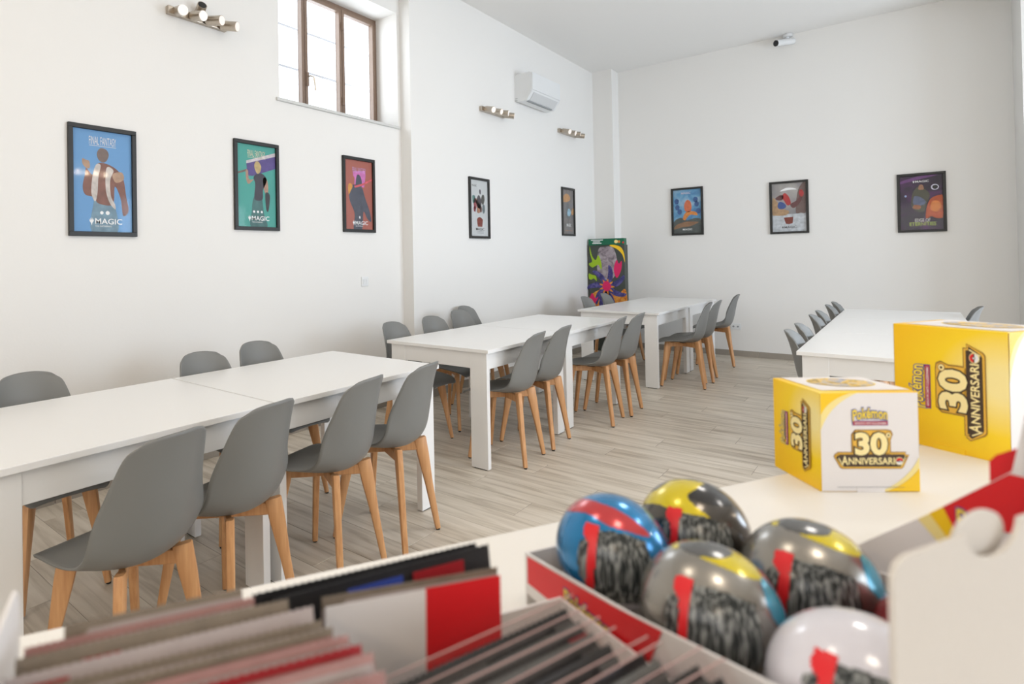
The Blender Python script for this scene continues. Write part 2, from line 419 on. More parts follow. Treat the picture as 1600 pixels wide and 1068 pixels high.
# ------------------------------------------------------------------ chairs
def chair_shell():
    prof = [(.235, .425), (.215, .437), (.17, .447), (.10, .447), (.03, .442), (-.04, .438), (-.10, .440), (-.145, .452), (-.178, .478),
            (-.198, .515), (-.210, .56), (-.220, .61), (-.229, .66), (-.238, .71), (-.249, .76), (-.261, .80), (-.270, .822), (-.277, .84)]
    hw = [.140, .165, .178, .188, .194, .197, .199, .199, .197, .192, .185, .176, .166, .156, .146, .134, .120, .098]
    rise = [.000, .002, .006, .014, .024, .038, .052, .066, .072, .066, .050, .034, .020, .011, .006, .003, 0, 0]
    fwd = [0, 0, 0, 0, .002, .006, .014, .030, .050, .066, .074, .074, .068, .060, .052, .044, .038, .034]
    nt_ = 12; n = len(prof)
    top = []
    for i in range(n):
        for j in range(nt_ + 1):
            t = -1 + 2 * j / nt_
            tt = math.sin(t * PI / 2) * .35 + t * .65
            e = abs(tt) ** 2.2
            drop = -.012 * (abs(tt) ** 3) if i in (0,) else 0
            top.append(Vector((tt * hw[i], prof[i][0] + fwd[i] * e, prof[i][1] + rise[i] * e + drop - (.012 * abs(tt) ** 3 if i >= n - 2 else 0))))
    W_ = nt_ + 1
    q = [(i * W_ + j, i * W_ + j + 1, (i + 1) * W_ + j + 1, (i + 1) * W_ + j) for i in range(n - 1) for j in range(nt_)]
    me = bpy.data.meshes.new('seat_shell'); me.from_pydata([tuple(p) for p in top], [], q)
    o = bpy.data.objects.new('seat_shell', me); COL.objects.link(o)
    ss = o.modifiers.new('s', 'SUBSURF'); ss.levels = 1
    so = o.modifiers.new('t', 'SOLIDIFY'); so.thickness = .007; so.offset = 0
    dg = bpy.context.evaluated_depsgraph_get(); dg.update()
    me2 = bpy.data.meshes.new_from_object(o.evaluated_get(dg)); me2.name = 'seat_shell'
    bpy.data.objects.remove(o); bpy.data.meshes.remove(me)
    for p in me2.polygons: p.use_smooth = True
    me2.materials.clear(); me2.materials.append(SHELL)
    return me2
def make_chair():
    r = empty('shell_chair')
    link('seat_shell', chair_shell(), r)
    for sx in (-1, 1):
        for sy in (-1, 1):
            # tapered beech leg, wider where it meets the cross frame, facing outward
            top = Vector((sx * .105, sy * .128 - .010, .444 if sy > 0 else .452)); bot = Vector((sx * .162, sy * .190 - .010, .008))
            ax = (top - bot).normalized(); out = Vector((sx, sy, 0)).normalized(); side = ax.cross(out).normalized(); out = side.cross(ax)
            vs = []
            for p, wo, ws in ((bot, .0125, .013), (bot + (top - bot) * .5, .019, .0145), (bot + (top - bot) * .82, .029, .0155), (top - ax * .004, .031, .0155), (top, .028, .013)):
                for k in range(12):
                    a = 2 * PI * k / 12
                    ca, sa = math.cos(a), math.sin(a)
                    f = lambda v: math.copysign(abs(v) ** .5, v)
                    vs.append(p + out * f(ca) * wo + side * f(sa) * ws)
            fs = [(i * 12 + k, i * 12 + (k + 1) % 12, (i + 1) * 12 + (k + 1) % 12, (i + 1) * 12 + k) for i in range(4) for k in range(12)]
            fs += [tuple(range(12))[::-1], tuple(range(48, 60))]
            leg = MB().add(vs, fs).build('leg', WOOD, r, smooth=True, ang=40)
            MB().cyl(bot + Vector((0, 0, -.008)), bot + Vector((0, 0, .001)), .010, n=10).build('foot_pad', BLACK, leg)
    for s in (-1, 1):
        d = Vector((.105, s * .128, 0)); M_ = Matrix.Translation((0, -.010, .416)) @ Matrix.Rotation(math.atan2(d.y, d.x), 4, 'Z')
        MB().box((0, 0, 0), (2 * d.length - .02, .022, .046 if s > 0 else .044), M_, bev=.003, seg=1).build('cross_rail', WOOD, r)
    MB().cyl((0, -.010, .430), (0, -.010, .4345), .05, n=16).build('mounting_plate', BLACK, r)
    for sx in (-1, 1):
        for sy in (-1, 1): MB().cyl((sx * .085, sy * .10 - .010, .428), (sx * .085, sy * .10 - .010, .436), .009, n=10).build('mounting_stud', BLACK, r)
    return r
R90 = PI / 2
N1, N2, N3, N4 = 'chairs at the nearest table row', 'chairs at the middle table row', 'chairs at the far table row', 'chairs at the right-hand table row'
AIS, WAL = R90, -R90
CH = [
 (-1.80, .82, AIS + .16, 'grey shell chair closest to the counter, lowest on the left', N1),
 (-1.865, 1.22, AIS + .16, 'grey shell chair tucked close behind the one nearest the counter', N1),
 (-1.89, 1.73, AIS + .18, 'grey shell chair third from the left on the aisle side of the nearest row', N1),
 (-1.90, 2.135, AIS + .18, 'grey shell chair at the far end of the nearest row, aisle side', N1),
 (-2.66, .90, WAL, 'grey shell chair cut by the left photo edge, wall side of the nearest row', N1),
 (-2.56, 1.70, WAL, 'grey shell chair on the wall side between the blue and teal posters', N1),
 (-2.66, 2.13, WAL, 'grey shell chair on the wall side directly below the teal poster', N1),
 (-2.02, 3.48, AIS + .12, 'grey shell chair at the near aisle corner of the middle row', N2),
 (-2.04, 3.92, AIS + .1, 'grey shell chair second along the aisle side of the middle row', N2),
 (-1.94, 4.72, AIS + .12, 'grey shell chair third along the aisle side of the middle row', N2),
 (-1.93, 5.12, AIS + .08, 'grey shell chair last along the aisle side of the middle row', N2),
 (-2.70, 3.42, WAL, 'grey shell chair on the wall side at the near end of the middle row', N2),
 (-2.73, 3.93, WAL - .1, 'grey shell chair second on the wall side of the middle row', N2),
 (-2.88, 4.55, WAL - .1, 'grey shell chair third on the wall side of the middle row, overlapping the one behind', N2),
 (-3.09, 4.99, WAL, 'grey shell chair pushed back against the wall behind the middle row', N2),
 (-1.74, 6.52, AIS + .2, 'grey shell chair nearest on the aisle side of the far row', N3),
 (-1.74, 6.92, AIS + .12, 'grey shell chair half hidden behind another on the aisle side of the far row', N3),
 (-1.78, 8.0, AIS + .2, 'grey shell chair alone at the far end of the far row', N3),
 (-2.66, 6.92, WAL, 'grey shell chair back overlapping the left edge of the colourful cardboard display', N3),
 (-2.70, 7.62, WAL, 'grey shell chair back showing in front of the middle of the colourful cardboard display', N3),
 (-.315, 4.42, WAL, 'grey shell chair nearest along the left side of the right-hand table row', N4),
 (-.315, 4.86, WAL, 'grey shell chair second along the left side of the right-hand table row', N4),
 (-.315, 5.60, WAL, 'grey shell chair third along the left side of the right-hand table row', N4),
 (-.315, 6.02, WAL, 'grey shell chair fourth along the left side of the right-hand table row', N4),
 (-.315, 6.75, WAL, 'grey shell chair fifth along the left side of the right-hand table row', N4),
 (-.305, 7.18, WAL, 'grey shell chair farthest along the left side of the right-hand table row', N4),
 (.165, 7.10, AIS, 'grey shell chair back peeking over the large yellow carton', N4)]
proto = make_chair()
for i, (x, y, rz, lab, grp) in enumerate(CH):
    c = proto if i == 0 else copy_tree(proto)
    c.location = (x, y, 0); c.rotation_euler = (0, 0, rz); tag(c, lab, 'chair', grp)

# ------------------------------------------------------------------ tables
TW, TH = .82, .75
def table(x0, ya, yb, ends, label, group):
    """x0 = left edge; ends: leg board orientation at the near and the far end, 'x' = wide face to the near/far end, 'y' = wide face to the sides"""
    r = tag(empty('dining_table', (x0 + TW / 2, (ya + yb) / 2, 0)), label, 'table', group)
    L = yb - ya; hw, hl = TW / 2, L / 2
    MB().box((0, 0, TH - .011), (TW, L - .004, .022), bev=.002, seg=2).build('table_top', LAM, r)
    ov = .028; at_, ah = .020, .105
    for s in (-1, 1):
        MB().box((s * (hw - ov - at_ / 2), 0, TH - .022 - ah / 2), (at_, L - 2 * ov - .066, ah), bev=.001, seg=1).build('apron', LAM, r)
        MB().box((0, s * (hl - ov - at_ / 2), TH - .022 - ah / 2), (TW - 2 * ov - .066, at_, ah), bev=.001, seg=1).build('apron', LAM, r)
        for sx in (-1, 1):
            o = ends[0 if s < 0 else 1]
            dx, dy = (.122, .034) if o == 'x' else (.034, .110)
            leg = MB().box((sx * (hw - ov - dx / 2 + .004), s * (hl - ov - dy / 2 + .004), (TH - .022 + .006) / 2), (dx, dy, TH - .022 - .006), bev=.0015, seg=1).build('leg', LAM, r)
            MB().box((sx * (hw - ov - dx / 2 + .004), s * (hl - ov - dy / 2 + .004), .003), (dx * .7, dy * .7, .006)).build('foot_glide', BLACK, leg)
    return r
G1, G2, G3, G4 = 'tables of the nearest row', 'tables of the middle row', 'tables of the far row', 'tables of the right-hand row'
table(-2.70, .44, 1.475, 'yx', 'white laminate table cut by the left photo edge, near half of the nearest row', G1)
table(-2.70, 1.48, 2.565, 'xy', 'white laminate table, far half of the nearest row', G1)
table(-2.75, 3.135, 4.26, 'xy', 'white laminate table in the middle of the photo, near half of the middle row', G2)
table(-2.75, 4.265, 5.42, 'yy', 'white laminate table continuing the middle row away from the camera', G2)
table(-2.66, 6.14, 7.29, 'xy', 'white laminate table before the cardboard display, near half of the far row', G3)
table(-2.66, 7.295, 8.45, 'yy', 'white laminate table closest to the back wall, far half of the far row', G3)
table(-.50, 4.13, 5.26, 'xy', 'white laminate table right behind the yellow cartons, near end of the right-hand row', G4)
table(-.50, 5.265, 6.40, 'yy', 'white laminate table in the middle of the right-hand row', G4)
table(-.50, 6.405, 7.54, 'yy', 'white laminate table at the far end of the right-hand row', G4)

# ------------------------------------------------------------------ framed posters
PWD, PHT, FB = .395, .645, .026
def poster(x, y, z, rz, label, sheet, draw):
    r = tag(empty('framed_poster', (x, y, z), rz), label, 'poster', 'black-framed posters on the walls')
    mb = MB(); w, h, f, d = PWD, PHT, FB, .022
    for c, s in (((w / 2, -d / 2, f / 2), (w, d, f)), ((w / 2, -d / 2, h - f / 2), (w, d, f)), ((f / 2, -d / 2, h / 2), (f, d, h - 2 * f)), ((w - f / 2, -d / 2, h / 2), (f, d, h - 2 * f))):
        mb.box(c, s, bev=.0015, seg=1)
    mb.build('frame', FRAME, r)
    MB().box((w / 2, -.003, h / 2), (w - 2 * f + .002, .004, h - 2 * f + .002)).build('print_sheet', sheet, r)
    fr = Face((f, -.0052, f), (1, 0, 0), (0, 0, 1))
    draw(r, fr, w - 2 * f, h - 2 * f)
    MB().box((w / 2, -.012, h / 2), (w - 2 * f, .002, h - 2 * f)).build('glass', PGLASS, r)
    return r
def spark(r, fr, ca, cb, s, m_):              # little five-pointed crest before the wordmark
    flat(r, fr, 'crest', [(ca + a * s, cb + b * s) for a, b in ((0, -1), (.18, -.35), (.5, .1), (.62, .75), (.34, .25), (.26, 1.0), (.1, .35), (0, 1.25), (-.1, .35), (-.26, 1.0), (-.34, .25), (-.62, .75), (-.5, .1), (-.18, -.35))], m_, 3)
def magic(r, fr, cx, cb, s, m_, sub=True):
    spark(r, fr, cx - .095 * s, cb, .028 * s, m_)
    txt(r, fr, 'MAGIC', cx + .03 * s, cb + .004 * s, .20 * s, .042 * s, m_, 3, .01)
    if sub: txt(r, fr, 'THE GATHERING', cx - .01 * s, cb - .032 * s, .12 * s, .011 * s, m_, 3)
def ff(r, fr, w, cb, m_):
    txt(r, fr, 'FINAL FANTASY', w * .5, cb, w * .46, .048, m_, 3, .0)
    flat(r, fr, 'rule', rect(w * .27, cb - .031, w * .73, cb - .0285), m_, 3)
def blob(r, fr, pts, m_, lev, w, h, name='printed_shape'):
    flat(r, fr, name, [(a * w, b * h) for a, b in pts], m_, lev, smooth=True)
def P(name, c): return mat('print_' + name, c, .5, noise=.5, nscale=28)
def d_blue(r, fr, w, h):
    blob(r, fr, [(.30, .0), (.34, .30), (.40, .46), (.62, .46), (.68, .32), (.74, .0)], P('slate_robe', (.16, .26, .33)), 1, w, h)
    blob(r, fr, [(.34, .34), (.20, .36), (.16, .44), (.20, .56), (.22, .62), (.33, .56), (.42, .68), (.66, .66), (.84, .56), (.90, .36), (.94, .22), (.84, .17), (.80, .34), (.70, .46), (.66, .28), (.42, .28)], P('rust_robe', (.20, .085, .06)), 2, w, h)
    blob(r, fr, [(.22, .62), (.16, .66), (.16, .71), (.22, .70), (.27, .69), (.28, .63)], P('tan', (.42, .27, .18)), 2, w, h)
    blob(r, fr, [(.38, .66), (.32, .54), (.30, .38), (.36, .30), (.40, .38), (.42, .54), (.46, .66)], P('pale_fur', (.55, .50, .46)), 3, w, h)
    blob(r, fr, [(.56, .64), (.54, .44), (.60, .30), (.70, .23), (.70, .28), (.63, .36), (.62, .52), (.68, .62)], P('pale_fur', (.55, .50, .46)), 3, w, h)
    blob(r, fr, [(.66, .58), (.82, .61), (.86, .54), (.72, .50)], P('tan', (.42, .27, .18)), 3, w, h)
    blob(r, fr, [(.42, .72), (.40, .78), (.46, .83), (.56, .82), (.60, .77), (.56, .71), (.49, .69)], P('dull_brown', (.17, .12, .10)), 3, w, h)
    flat(r, fr, 'pip', ell(.47 * w, .19 * h, .010, .010, 14), WHITEK, 3); flat(r, fr, 'pip', ell(.57 * w, .19 * h, .012, .012, 14), WHITEK, 3)
    ff(r, fr, w, .90 * h, SILV); magic(r, fr, .52 * w, .10 * h, .80, WHITEK)
def d_teal(r, fr, w, h):
    blob(r, fr, [(.34, .0), (.36, .18), (.42, .36), (.62, .36), (.68, .16), (.76, .0)], P('deep_teal_cloth', (.055, .145, .14)), 1, w, h)
    flat(r, fr, 'printed_shape', [(.0, .625), (.24, .675), (.24, .80), (1.0, .93), (1.0, .74), (.40, .635), (.30, .62), (.30, .655), (.0, .60)] if False else [(a * w, b * h) for a, b in ((.26, .62), (.24, .79), (1.0, .925), (1.0, .74), (.40, .62))], P('violet_slab', (.09, .06, .22)), 1)
    flat(r, fr, 'printed_shape', [(a * w, b * h) for a, b in ((.24, .765), (.24, .80), (1.0, .94), (1.0, .895))], P('pale_slab_edge', (.55, .50, .52)), 2)
    flat(r, fr, 'printed_shape', [(a * w, b * h) for a, b in ((.0, .625), (.0, .65), (.26, .70), (.26, .675))], P('dull_brown', (.17, .12, .10)), 1)
    blob(r, fr, [(.44, .34), (.46, .52), (.42, .60), (.50, .65), (.64, .66), (.76, .60), (.72, .52), (.66, .46), (.64, .34)], P('dark_tunic', (.045, .04, .055)), 2, w, h)
    blob(r, fr, [(.46, .60), (.30, .52), (.24, .56), (.22, .68), (.28, .68), (.30, .58), (.42, .58)], P('skin_tan', (.40, .24, .17)), 2, w, h)
    blob(r, fr, [(.66, .60), (.70, .44), (.78, .42), (.80, .50), (.76, .60)], P('skin_tan', (.40, .24, .17)), 2, w, h)
    blob(r, fr, [(.72, .42), (.74, .22), (.80, .21), (.84, .40)], BLK, 3, w, h)
    blob(r, fr, [(.50, .66), (.44, .74), (.48, .80), (.56, .80), (.62, .74), (.58, .67)], P('straw', (.48, .36, .16)), 3, w, h)
    for k in range(3): flat(r, fr, 'pip', ell((.42 + k * .10) * w, .185 * h, .009, .009, 14), WHITEK, 3)
    ff(r, fr, w, .895 * h, P('pale_gold', (.70, .62, .45))); magic(r, fr, .52 * w, .10 * h, .78, WHITEK)
def d_red(r, fr, w, h):
    blob(r, fr, [(.30, .0), (.34, .22), (.18, .40), (.16, .52), (.28, .64), (.60, .62), (.72, .48), (.90, .26), (.94, .12), (.80, .16), (.66, .26), (.60, .0)], P('dark_slate_coat', (.07, .075, .10)), 1, w, h)
    flat(r, fr, 'printed_shape', [(a * w, b * h) for a, b in ((.30, .835), (.74, .865), (.76, .80), (.70, .62), (.34, .62), (.36, .74), (.30, .78))], P('magenta_glare', (.56, .16, .42)), 1)  # holographic glare on the sheet, painted in as a flat magenta patch
    blob(r, fr, [(.40, .62), (.42, .76), (.50, .80), (.60, .74), (.60, .62)], P('dark_slate_coat', (.07, .075, .10)), 2, w, h)
    flat(r, fr, 'printed_shape', [(a * w, b * h) for a, b in ((.34, .63), (.60, .665), (1.0, .76), (1.0, .735), (.62, .64), (.36, .60))], P('hot_red', (.62, .10, .12)), 3)
    blob(r, fr, [(.12, .62), (.20, .66), (.28, .62), (.22, .56), (.14, .50)], P('amber', (.60, .27, .05)), 2, w, h)
    flat(r, fr, 'pip', ell(.52 * w, .175 * h, .007, .012, 14), WHITEK, 3)
    txt(r, fr, 'FINAL FANTASY', w * .52, .86 * h, w * .48, .045, P('lilac', (.55, .38, .72)), 3, -.01)
    magic(r, fr, .52 * w, .09 * h, .78, WHITEK)
def d_group(r, fr, w, h):
    for a, b, s, c in ((.28, .58, .13, (.30, .07, .08)), (.20, .66, .10, (.10, .22, .20)), (.50, .62, .15, (.06, .05, .06)), (.46, .50, .12, (.33, .16, .10)), (.72, .66, .11, (.07, .07, .06)), (.76, .50, .10, (.13, .17, .18)), (.56, .80, .06, (.10, .09, .11)), (.60, .48, .08, (.17, .10, .09)), (.36, .62, .07, (.42, .22, .14)), (.24, .48, .07, (.25, .04, .06))):
        blob(r, fr, [(a + s * random.uniform(.7, 1.1) * math.cos(t), b + s * .8 * random.uniform(.8, 1.2) * math.sin(t)) for t in (k * PI / 4 for k in range(8))], P('figure_%d' % int(a * 100 + b * 1000), c), 2, w, h)
    flat(r, fr, 'printed_shape', [(a * w, b * h) for a, b in ((.40, .17), (.36, .30), (.42, .33), (.52, .345), (.62, .33), (.70, .30), (.66, .17))], P('red_brown_badge', (.20, .045, .03)), 3)
    txt(r, fr, 'MAGIC', .24 * w, .90 * h, .26 * w, .022, BLK, 3); txt(r, fr, 'MAGIC', .54 * w, .125 * h, .48 * w, .028, BLK, 3, .01)
    for k in range(2): flat(r, fr, 'fine_print', rect(.34 * w, (.075 - .025 * k) * h, .74 * w, (.085 - .025 * k) * h), P('grey_line', (.35, .36, .38)), 3)
def d_dusk(r, fr, w, h):
    blob(r, fr, [(.0, .78), (.30, .90), (.62, .88), (.70, .78), (.40, .72), (.10, .72)], P('amber_haze', (.50, .26, .10)), 1, w, h)
    blob(r, fr, [(.30, .40), (.36, .62), (.52, .70), (.64, .56), (.70, .40), (.50, .34)], P('steel_shape', (.13, .14, .15)), 2, w, h)
    blob(r, fr, [(.42, .44), (.50, .56), (.66, .56), (.76, .48), (.60, .40)], P('pale_blue_glow', (.28, .47, .58)), 3, w, h)
    blob(r, fr, [(.78, .50), (.98, .60), (.98, .46), (.84, .44)], P('amber_haze', (.50, .26, .10)), 2, w, h)
    txt(r, fr, 'MAGIC', .55 * w, .20 * h, .40 * w, .04, WHITEK, 3, .01); flat(r, fr, 'fine_print', rect(.2 * w, .07 * h, .85 * w, .082 * h), P('dull_orange', (.40, .2, .10)), 3)
def d_sky(r, fr, w, h):
    blob(r, fr, [(-.0, .0), (.0, .26), (.24, .36), (.50, .30), (.80, .34), (1.0, .28), (1.0, .0)], P('dark_rock', (.075, .09, .085)), 1, w, h)
    blob(r, fr, [(.02, .10), (.10, .20), (.40, .26), (.70, .26), (.90, .24), (.60, .16), (.30, .14)], P('brown_earth', (.26, .14, .075)), 2, w, h)
    blob(r, fr, [(.34, .34), (.42, .46), (.56, .50), (.80, .48), (.86, .40), (.62, .42), (.50, .36), (.42, .30)], P('orange_cloth', (.66, .24, .05)), 3, w, h)
    blob(r, fr, [(.42, .52), (.40, .66), (.50, .76), (.62, .72), (.66, .58), (.58, .48)], P('orange_red_cloth', (.60, .15, .06)), 3, w, h)
    for a, b in ((.14, .60), (.22, .50), (.84, .66), (.90, .50), (.12, .74), (.80, .76)):
        blob(r, fr, [(a - .08, b), (a - .02, b + .06), (a + .08, b + .03), (a + .06, b - .05), (a - .03, b - .06)], P('deep_blue_shape', (.04, .10, .26)), 2, w, h)
    txt(r, fr, 'MAGIC', .46 * w, .92 * h, .34 * w, .028, P('pink_white', (.80, .60, .72)), 3, .01); txt(r, fr, 'MAGIC', .50 * w, .09 * h, .34 * w, .026, WHITEK, 3, .01)
def d_leap(r, fr, w, h):
    flat(r, fr, 'printed_shape', rect(0, 0, w, .36 * h), P('pale_grey_field', (.50, .53, .56)), 1)
    blob(r, fr, [(.0, .38), (.02, .70), (.14, .64), (.24, .50), (.50, .42), (.40, .34), (.10, .34)], P('amber_stone', (.42, .27, .15)), 2, w, h)
    blob(r, fr, [(.70, .40), (.76, .80), (.90, .98), (1.0, .98), (1.0, .42), (.84, .38)], P('brown_shadow', (.15, .10, .09)), 2, w, h)
    blob(r, fr, [(.30, .72), (.38, .80), (.50, .72), (.56, .58), (.46, .54), (.38, .62)], P('crimson_shape', (.42, .04, .04)), 3, w, h)
    blob(r, fr, [(.16, .54), (.22, .62), (.34, .60), (.42, .52), (.32, .47), (.20, .48)], P('blue_shape', (.05, .09, .26)), 3, w, h)
    blob(r, fr, [(.10, .70), (.24, .76), (.34, .74), (.30, .66), (.16, .66)], P('dark_crimson', (.13, .05, .05)), 3, w, h)
    blob(r, fr, [(.54, .56), (.74, .64), (.84, .76), (.92, .74), (.82, .58), (.64, .48)], P('dark_crimson', (.13, .05, .05)), 3, w, h)
    blob(r, fr, [(.80, .76), (.82, .84), (.90, .84), (.94, .76), (.88, .70)], P('crimson_shape', (.42, .04, .04)), 4, w, h)
    flat(r, fr, 'printed_shape', [(a * w, b * h) for a, b in ((.40, .16), (.34, .29), (.62, .30), (.60, .17), (.50, .15))], P('red_brown_badge', (.20, .045, .03)), 3)
    blob(r, fr, [(.24, .84), (.40, .90), (.60, .90), (.74, .86), (.58, .86), (.40, .85)], WHITEK, 3, w, h)
    magic(r, fr, .48 * w, .085 * h, .62, BLK, False)
def d_space(r, fr, w, h):
    blob(r, fr, [(.0, .90), (.4, .98), (.9, .99), (.4, .92), (.0, .86)], P('violet_haze', (.16, .06, .20)), 1, w, h)
    blob(r, fr, [(.60, .20), (.62, .40), (.72, .56), (.92, .62), (1.0, .58), (1.0, .24), (.86, .20), (.72, .24)], P('ember', (.46, .09, .03)), 2, w, h)
    blob(r, fr, [(.72, .36), (.74, .50), (.88, .52), (.96, .42), (.86, .32)], P('bright_ember', (.66, .22, .05)), 3, w, h)
    blob(r, fr, [(.26, .46), (.30, .68), (.44, .80), (.56, .76), (.70, .64), (.62, .48), (.56, .34), (.38, .34)], P('olive_armour', (.08, .08, .055)), 2, w, h)
    blob(r, fr, [(.44, .74), (.46, .82), (.54, .82), (.56, .74)], P('warm_skin', (.33, .17, .10)), 3, w, h)
    blob(r, fr, [(.30, .50), (.34, .62), (.48, .60), (.60, .52), (.56, .46), (.40, .44)], P('blue_steel', (.12, .14, .22)), 3, w, h)
    blob(r, fr, [(.30, .40), (.34, .46), (.48, .44), (.46, .38)], P('rust', (.32, .12, .05)), 4, w, h)
    flat(r, fr, 'pale_ring', ell(.82 * w, .77 * h, .032, .032, 24), P('ring_white', (.55, .55, .66)), 3); flat(r, fr, 'dark_disc', ell(.825 * w, .77 * h, .022, .022, 24), BLK, 4)
    flat(r, fr, 'blue_star', ell(.13 * w, .63 * h, .010, .012, 12), P('star_blue', (.35, .45, .75)), 3)
    magic(r, fr, .48 * w, .885 * h, .55, WHITEK, False)
    txt(r, fr, 'EDGE OF', .52 * w, .175 * h, .36 * w, .036, P('pale_metal', (.60, .58, .55)), 4, .008); txt(r, fr, 'ETERNITIES', .52 * w, .105 * h, .62 * w, .040, P('lime', (.40, .50, .10)), 4, .012)
blue_s = mat('poster_blue', (.13, .31, .57), .5, noise=.06, nscale=5); teal_s = mat('poster_teal', (.06, .33, .28), .5, noise=.06, nscale=5)
red_s = mat('poster_brick', (.37, .11, .08), .5, noise=.08, nscale=5)
LW, BW = R90, 0
k2 = XL2 / XL
poster(XL, 1.310, 1.480, LW, 'black-framed poster with a blue ground and a robed figure, farthest left', blue_s, d_blue)
poster(XL, 2.416, 1.544, LW, 'black-framed poster with a teal ground and a purple diagonal slab', teal_s, d_teal)
poster(XL, 3.490, 1.555, LW, 'black-framed poster with a brick-red ground below the high window', red_s, d_red)
poster(XL2, 5.40 * k2, 1.311 + (1.533 - 1.311) * k2, LW, 'black-framed poster with a pale grey ground, a crowd and a brown badge', mat('poster_pale', (.56, .58, .58), .5, noise=.12, nscale=6), d_group)
poster(XL2, 7.685 * k2, 1.311 + (1.607 - 1.311) * k2, LW, 'narrow-looking black-framed poster in dusky grey, beside the corner on the left wall', cloud_mat('poster_dusk', [(.10, .10, .11), (.20, .18, .17), (.16, .17, .19)], 7), d_dusk)
poster(-2.440, YB, 1.582, BW, 'black-framed poster, blue sky and orange shape, leftmost on the back wall', cloud_mat('poster_sky', [(.05, .16, .36), (.12, .32, .52), (.35, .50, .62)], 6), d_sky)
poster(-1.300, YB, 1.555, BW, 'black-framed poster with red and blue shapes above a pale foot, back wall', cloud_mat('poster_stone', [(.18, .19, .22), (.32, .30, .29), (.42, .40, .38)], 5), d_leap)
poster(-.106, YB, 1.520, BW, 'dark purple black-framed poster with a glowing red-orange mass, rightmost on the back wall', cloud_mat('poster_space', [(.018, .014, .02), (.035, .02, .045), (.10, .03, .115)], 7), d_space)

# ------------------------------------------------------------------ wall lamps
def lamp(x, y, z, rz, L, label, power, aims, fifth=True):
    """bar along local x on the wall, heads pointing to local -y"""
    r = tag(empty('spot_bar_lamp', (x, y, z), rz), label, 'lamp', 'nickel spot bars on the walls')
    MB().box((0, -.018, 0), (L, .036, .050), bev=.003).build('wall_bar', NICKEL, r)
    n = len(aims)
    for i, (ax, az) in enumerate(aims):
        px = -L / 2 + L * (i + .5) / n + .01
        d = Vector((ax, -1, az)).normalized(); p = Vector((px, -.042, 0)); q = p + d * .115
        hmb = MB().cyl(p + d * .0, q, .033, n=24); head = hmb.build('spot_head', NICKEL, r, smooth=True)
        MB().cyl(q - d * .001, q + d * .0015, .030, n=24).build('diffuser', DIFF, head)
        MB().cyl((px, -.034, 0), p + d * .01, .012, n=12).build('swivel', NICKEL, r)
        if not power: continue
        l = bpy.data.lights.new('spot_bulb', 'SPOT'); l.energy = power; l.color = (1, .80, .58); l.spot_size = math.radians(150); l.spot_blend = .8; l.shadow_soft_size = .03
        lo = bpy.data.objects.new('spot_bulb', l); COL.objects.link(lo); lo.parent = head
        lo.location = q + d * .02; lo.rotation_euler = d.to_track_quat('-Z', 'Y').to_euler()
    if fifth:
        p = Vector((L * .02, -.03, .045)); e_ = p + Vector((-.012, -.055, .03)); rg = MB().cyl(p, e_, .032, n=24).build('spot_head', NICKEL, r, smooth=True); MB().cyl(e_, e_ + Vector((-.0003, -.0015, .0008)), .027, n=24).build('dark_socket', BLACK, rg)
    return r
A4 = [(-.25, -.30), (.05, -.25), (.35, -.15), (.55, -.20)]
lamp(XL, 2.14, 2.945, LW, .44, 'nickel four-spot wall bar left of the high window', 0, A4)
lamp(XL2, 5.91 * k2, 1.311 + 1.668 * k2, LW, .50, 'nickel four-spot wall bar below and left of the air conditioner', 0, A4, False)
lamp(XL2, 7.89 * k2, 1.311 + 1.722 * k2, LW, .54, 'nickel four-spot wall bar below and right of the air conditioner', 0, A4, False)
A5 = [(-.3, -.45), (0, -.35), (.2, -.45), (.4, -.35)]
lamp(XR, 4.30, 2.95, -R90, .5, 'nickel four-spot wall bar on the right wall beside the glazed door', 8, A5, False)
lamp(XR, .2, 2.95, -R90, .5, 'nickel four-spot wall bar on the right wall near the counter', 8, A5, False)
lamp(-1.4, YF, 2.95, PI, .5, 'nickel four-spot wall bar on the wall behind the counter, left one', 14, A5, False)
lamp(1.4, YF, 2.95, PI, .5, 'nickel four-spot wall bar on the wall behind the counter, right one', 14, A5, False)

# ------------------------------------------------------------------ ceiling light panels over the counter side of the room
def panel(x, y, label, power, col=(1, .87, .72)):
    r = tag(empty('ceiling_lamp', (x, y, ZC)), label, 'ceiling light', 'square ceiling light panels')
    mb = MB()
    for c, sz in (((0, .29, -.012), (.60, .02, .024)), ((0, -.29, -.012), (.60, .02, .024)), ((.29, 0, -.012), (.02, .56, .024)), ((-.29, 0, -.012), (.02, .56, .024))): mb.box(c, sz)
    mb.build('panel_frame', WHITEP, r)
    MB().box((0, 0, -.010), (.56, .56, .006)).build('panel_diffuser', mat('panel_glow', (.9, .88, .84), .5, emit=(1, .90, .78), es=2.5), r)
    l = bpy.data.lights.new('panel_light', 'AREA'); l.shape = 'SQUARE'; l.size = .54; l.energy = power; l.color = col
    lo = bpy.data.objects.new('panel_light', l); COL.objects.link(lo); lo.parent = r; lo.location = (0, 0, -.02)
panel(-1.6, .2, 'square ceiling light panel above the nearest table row', 9)
panel(.6, .2, 'square ceiling light panel right above the counter', 15)
panel(1.9, 3.0, 'square ceiling light panel over the right side of the room', 18, (1, .96, .92))
panel(-.2, 3.6, 'square ceiling light panel over the middle aisle', 24, (1, .96, .92))

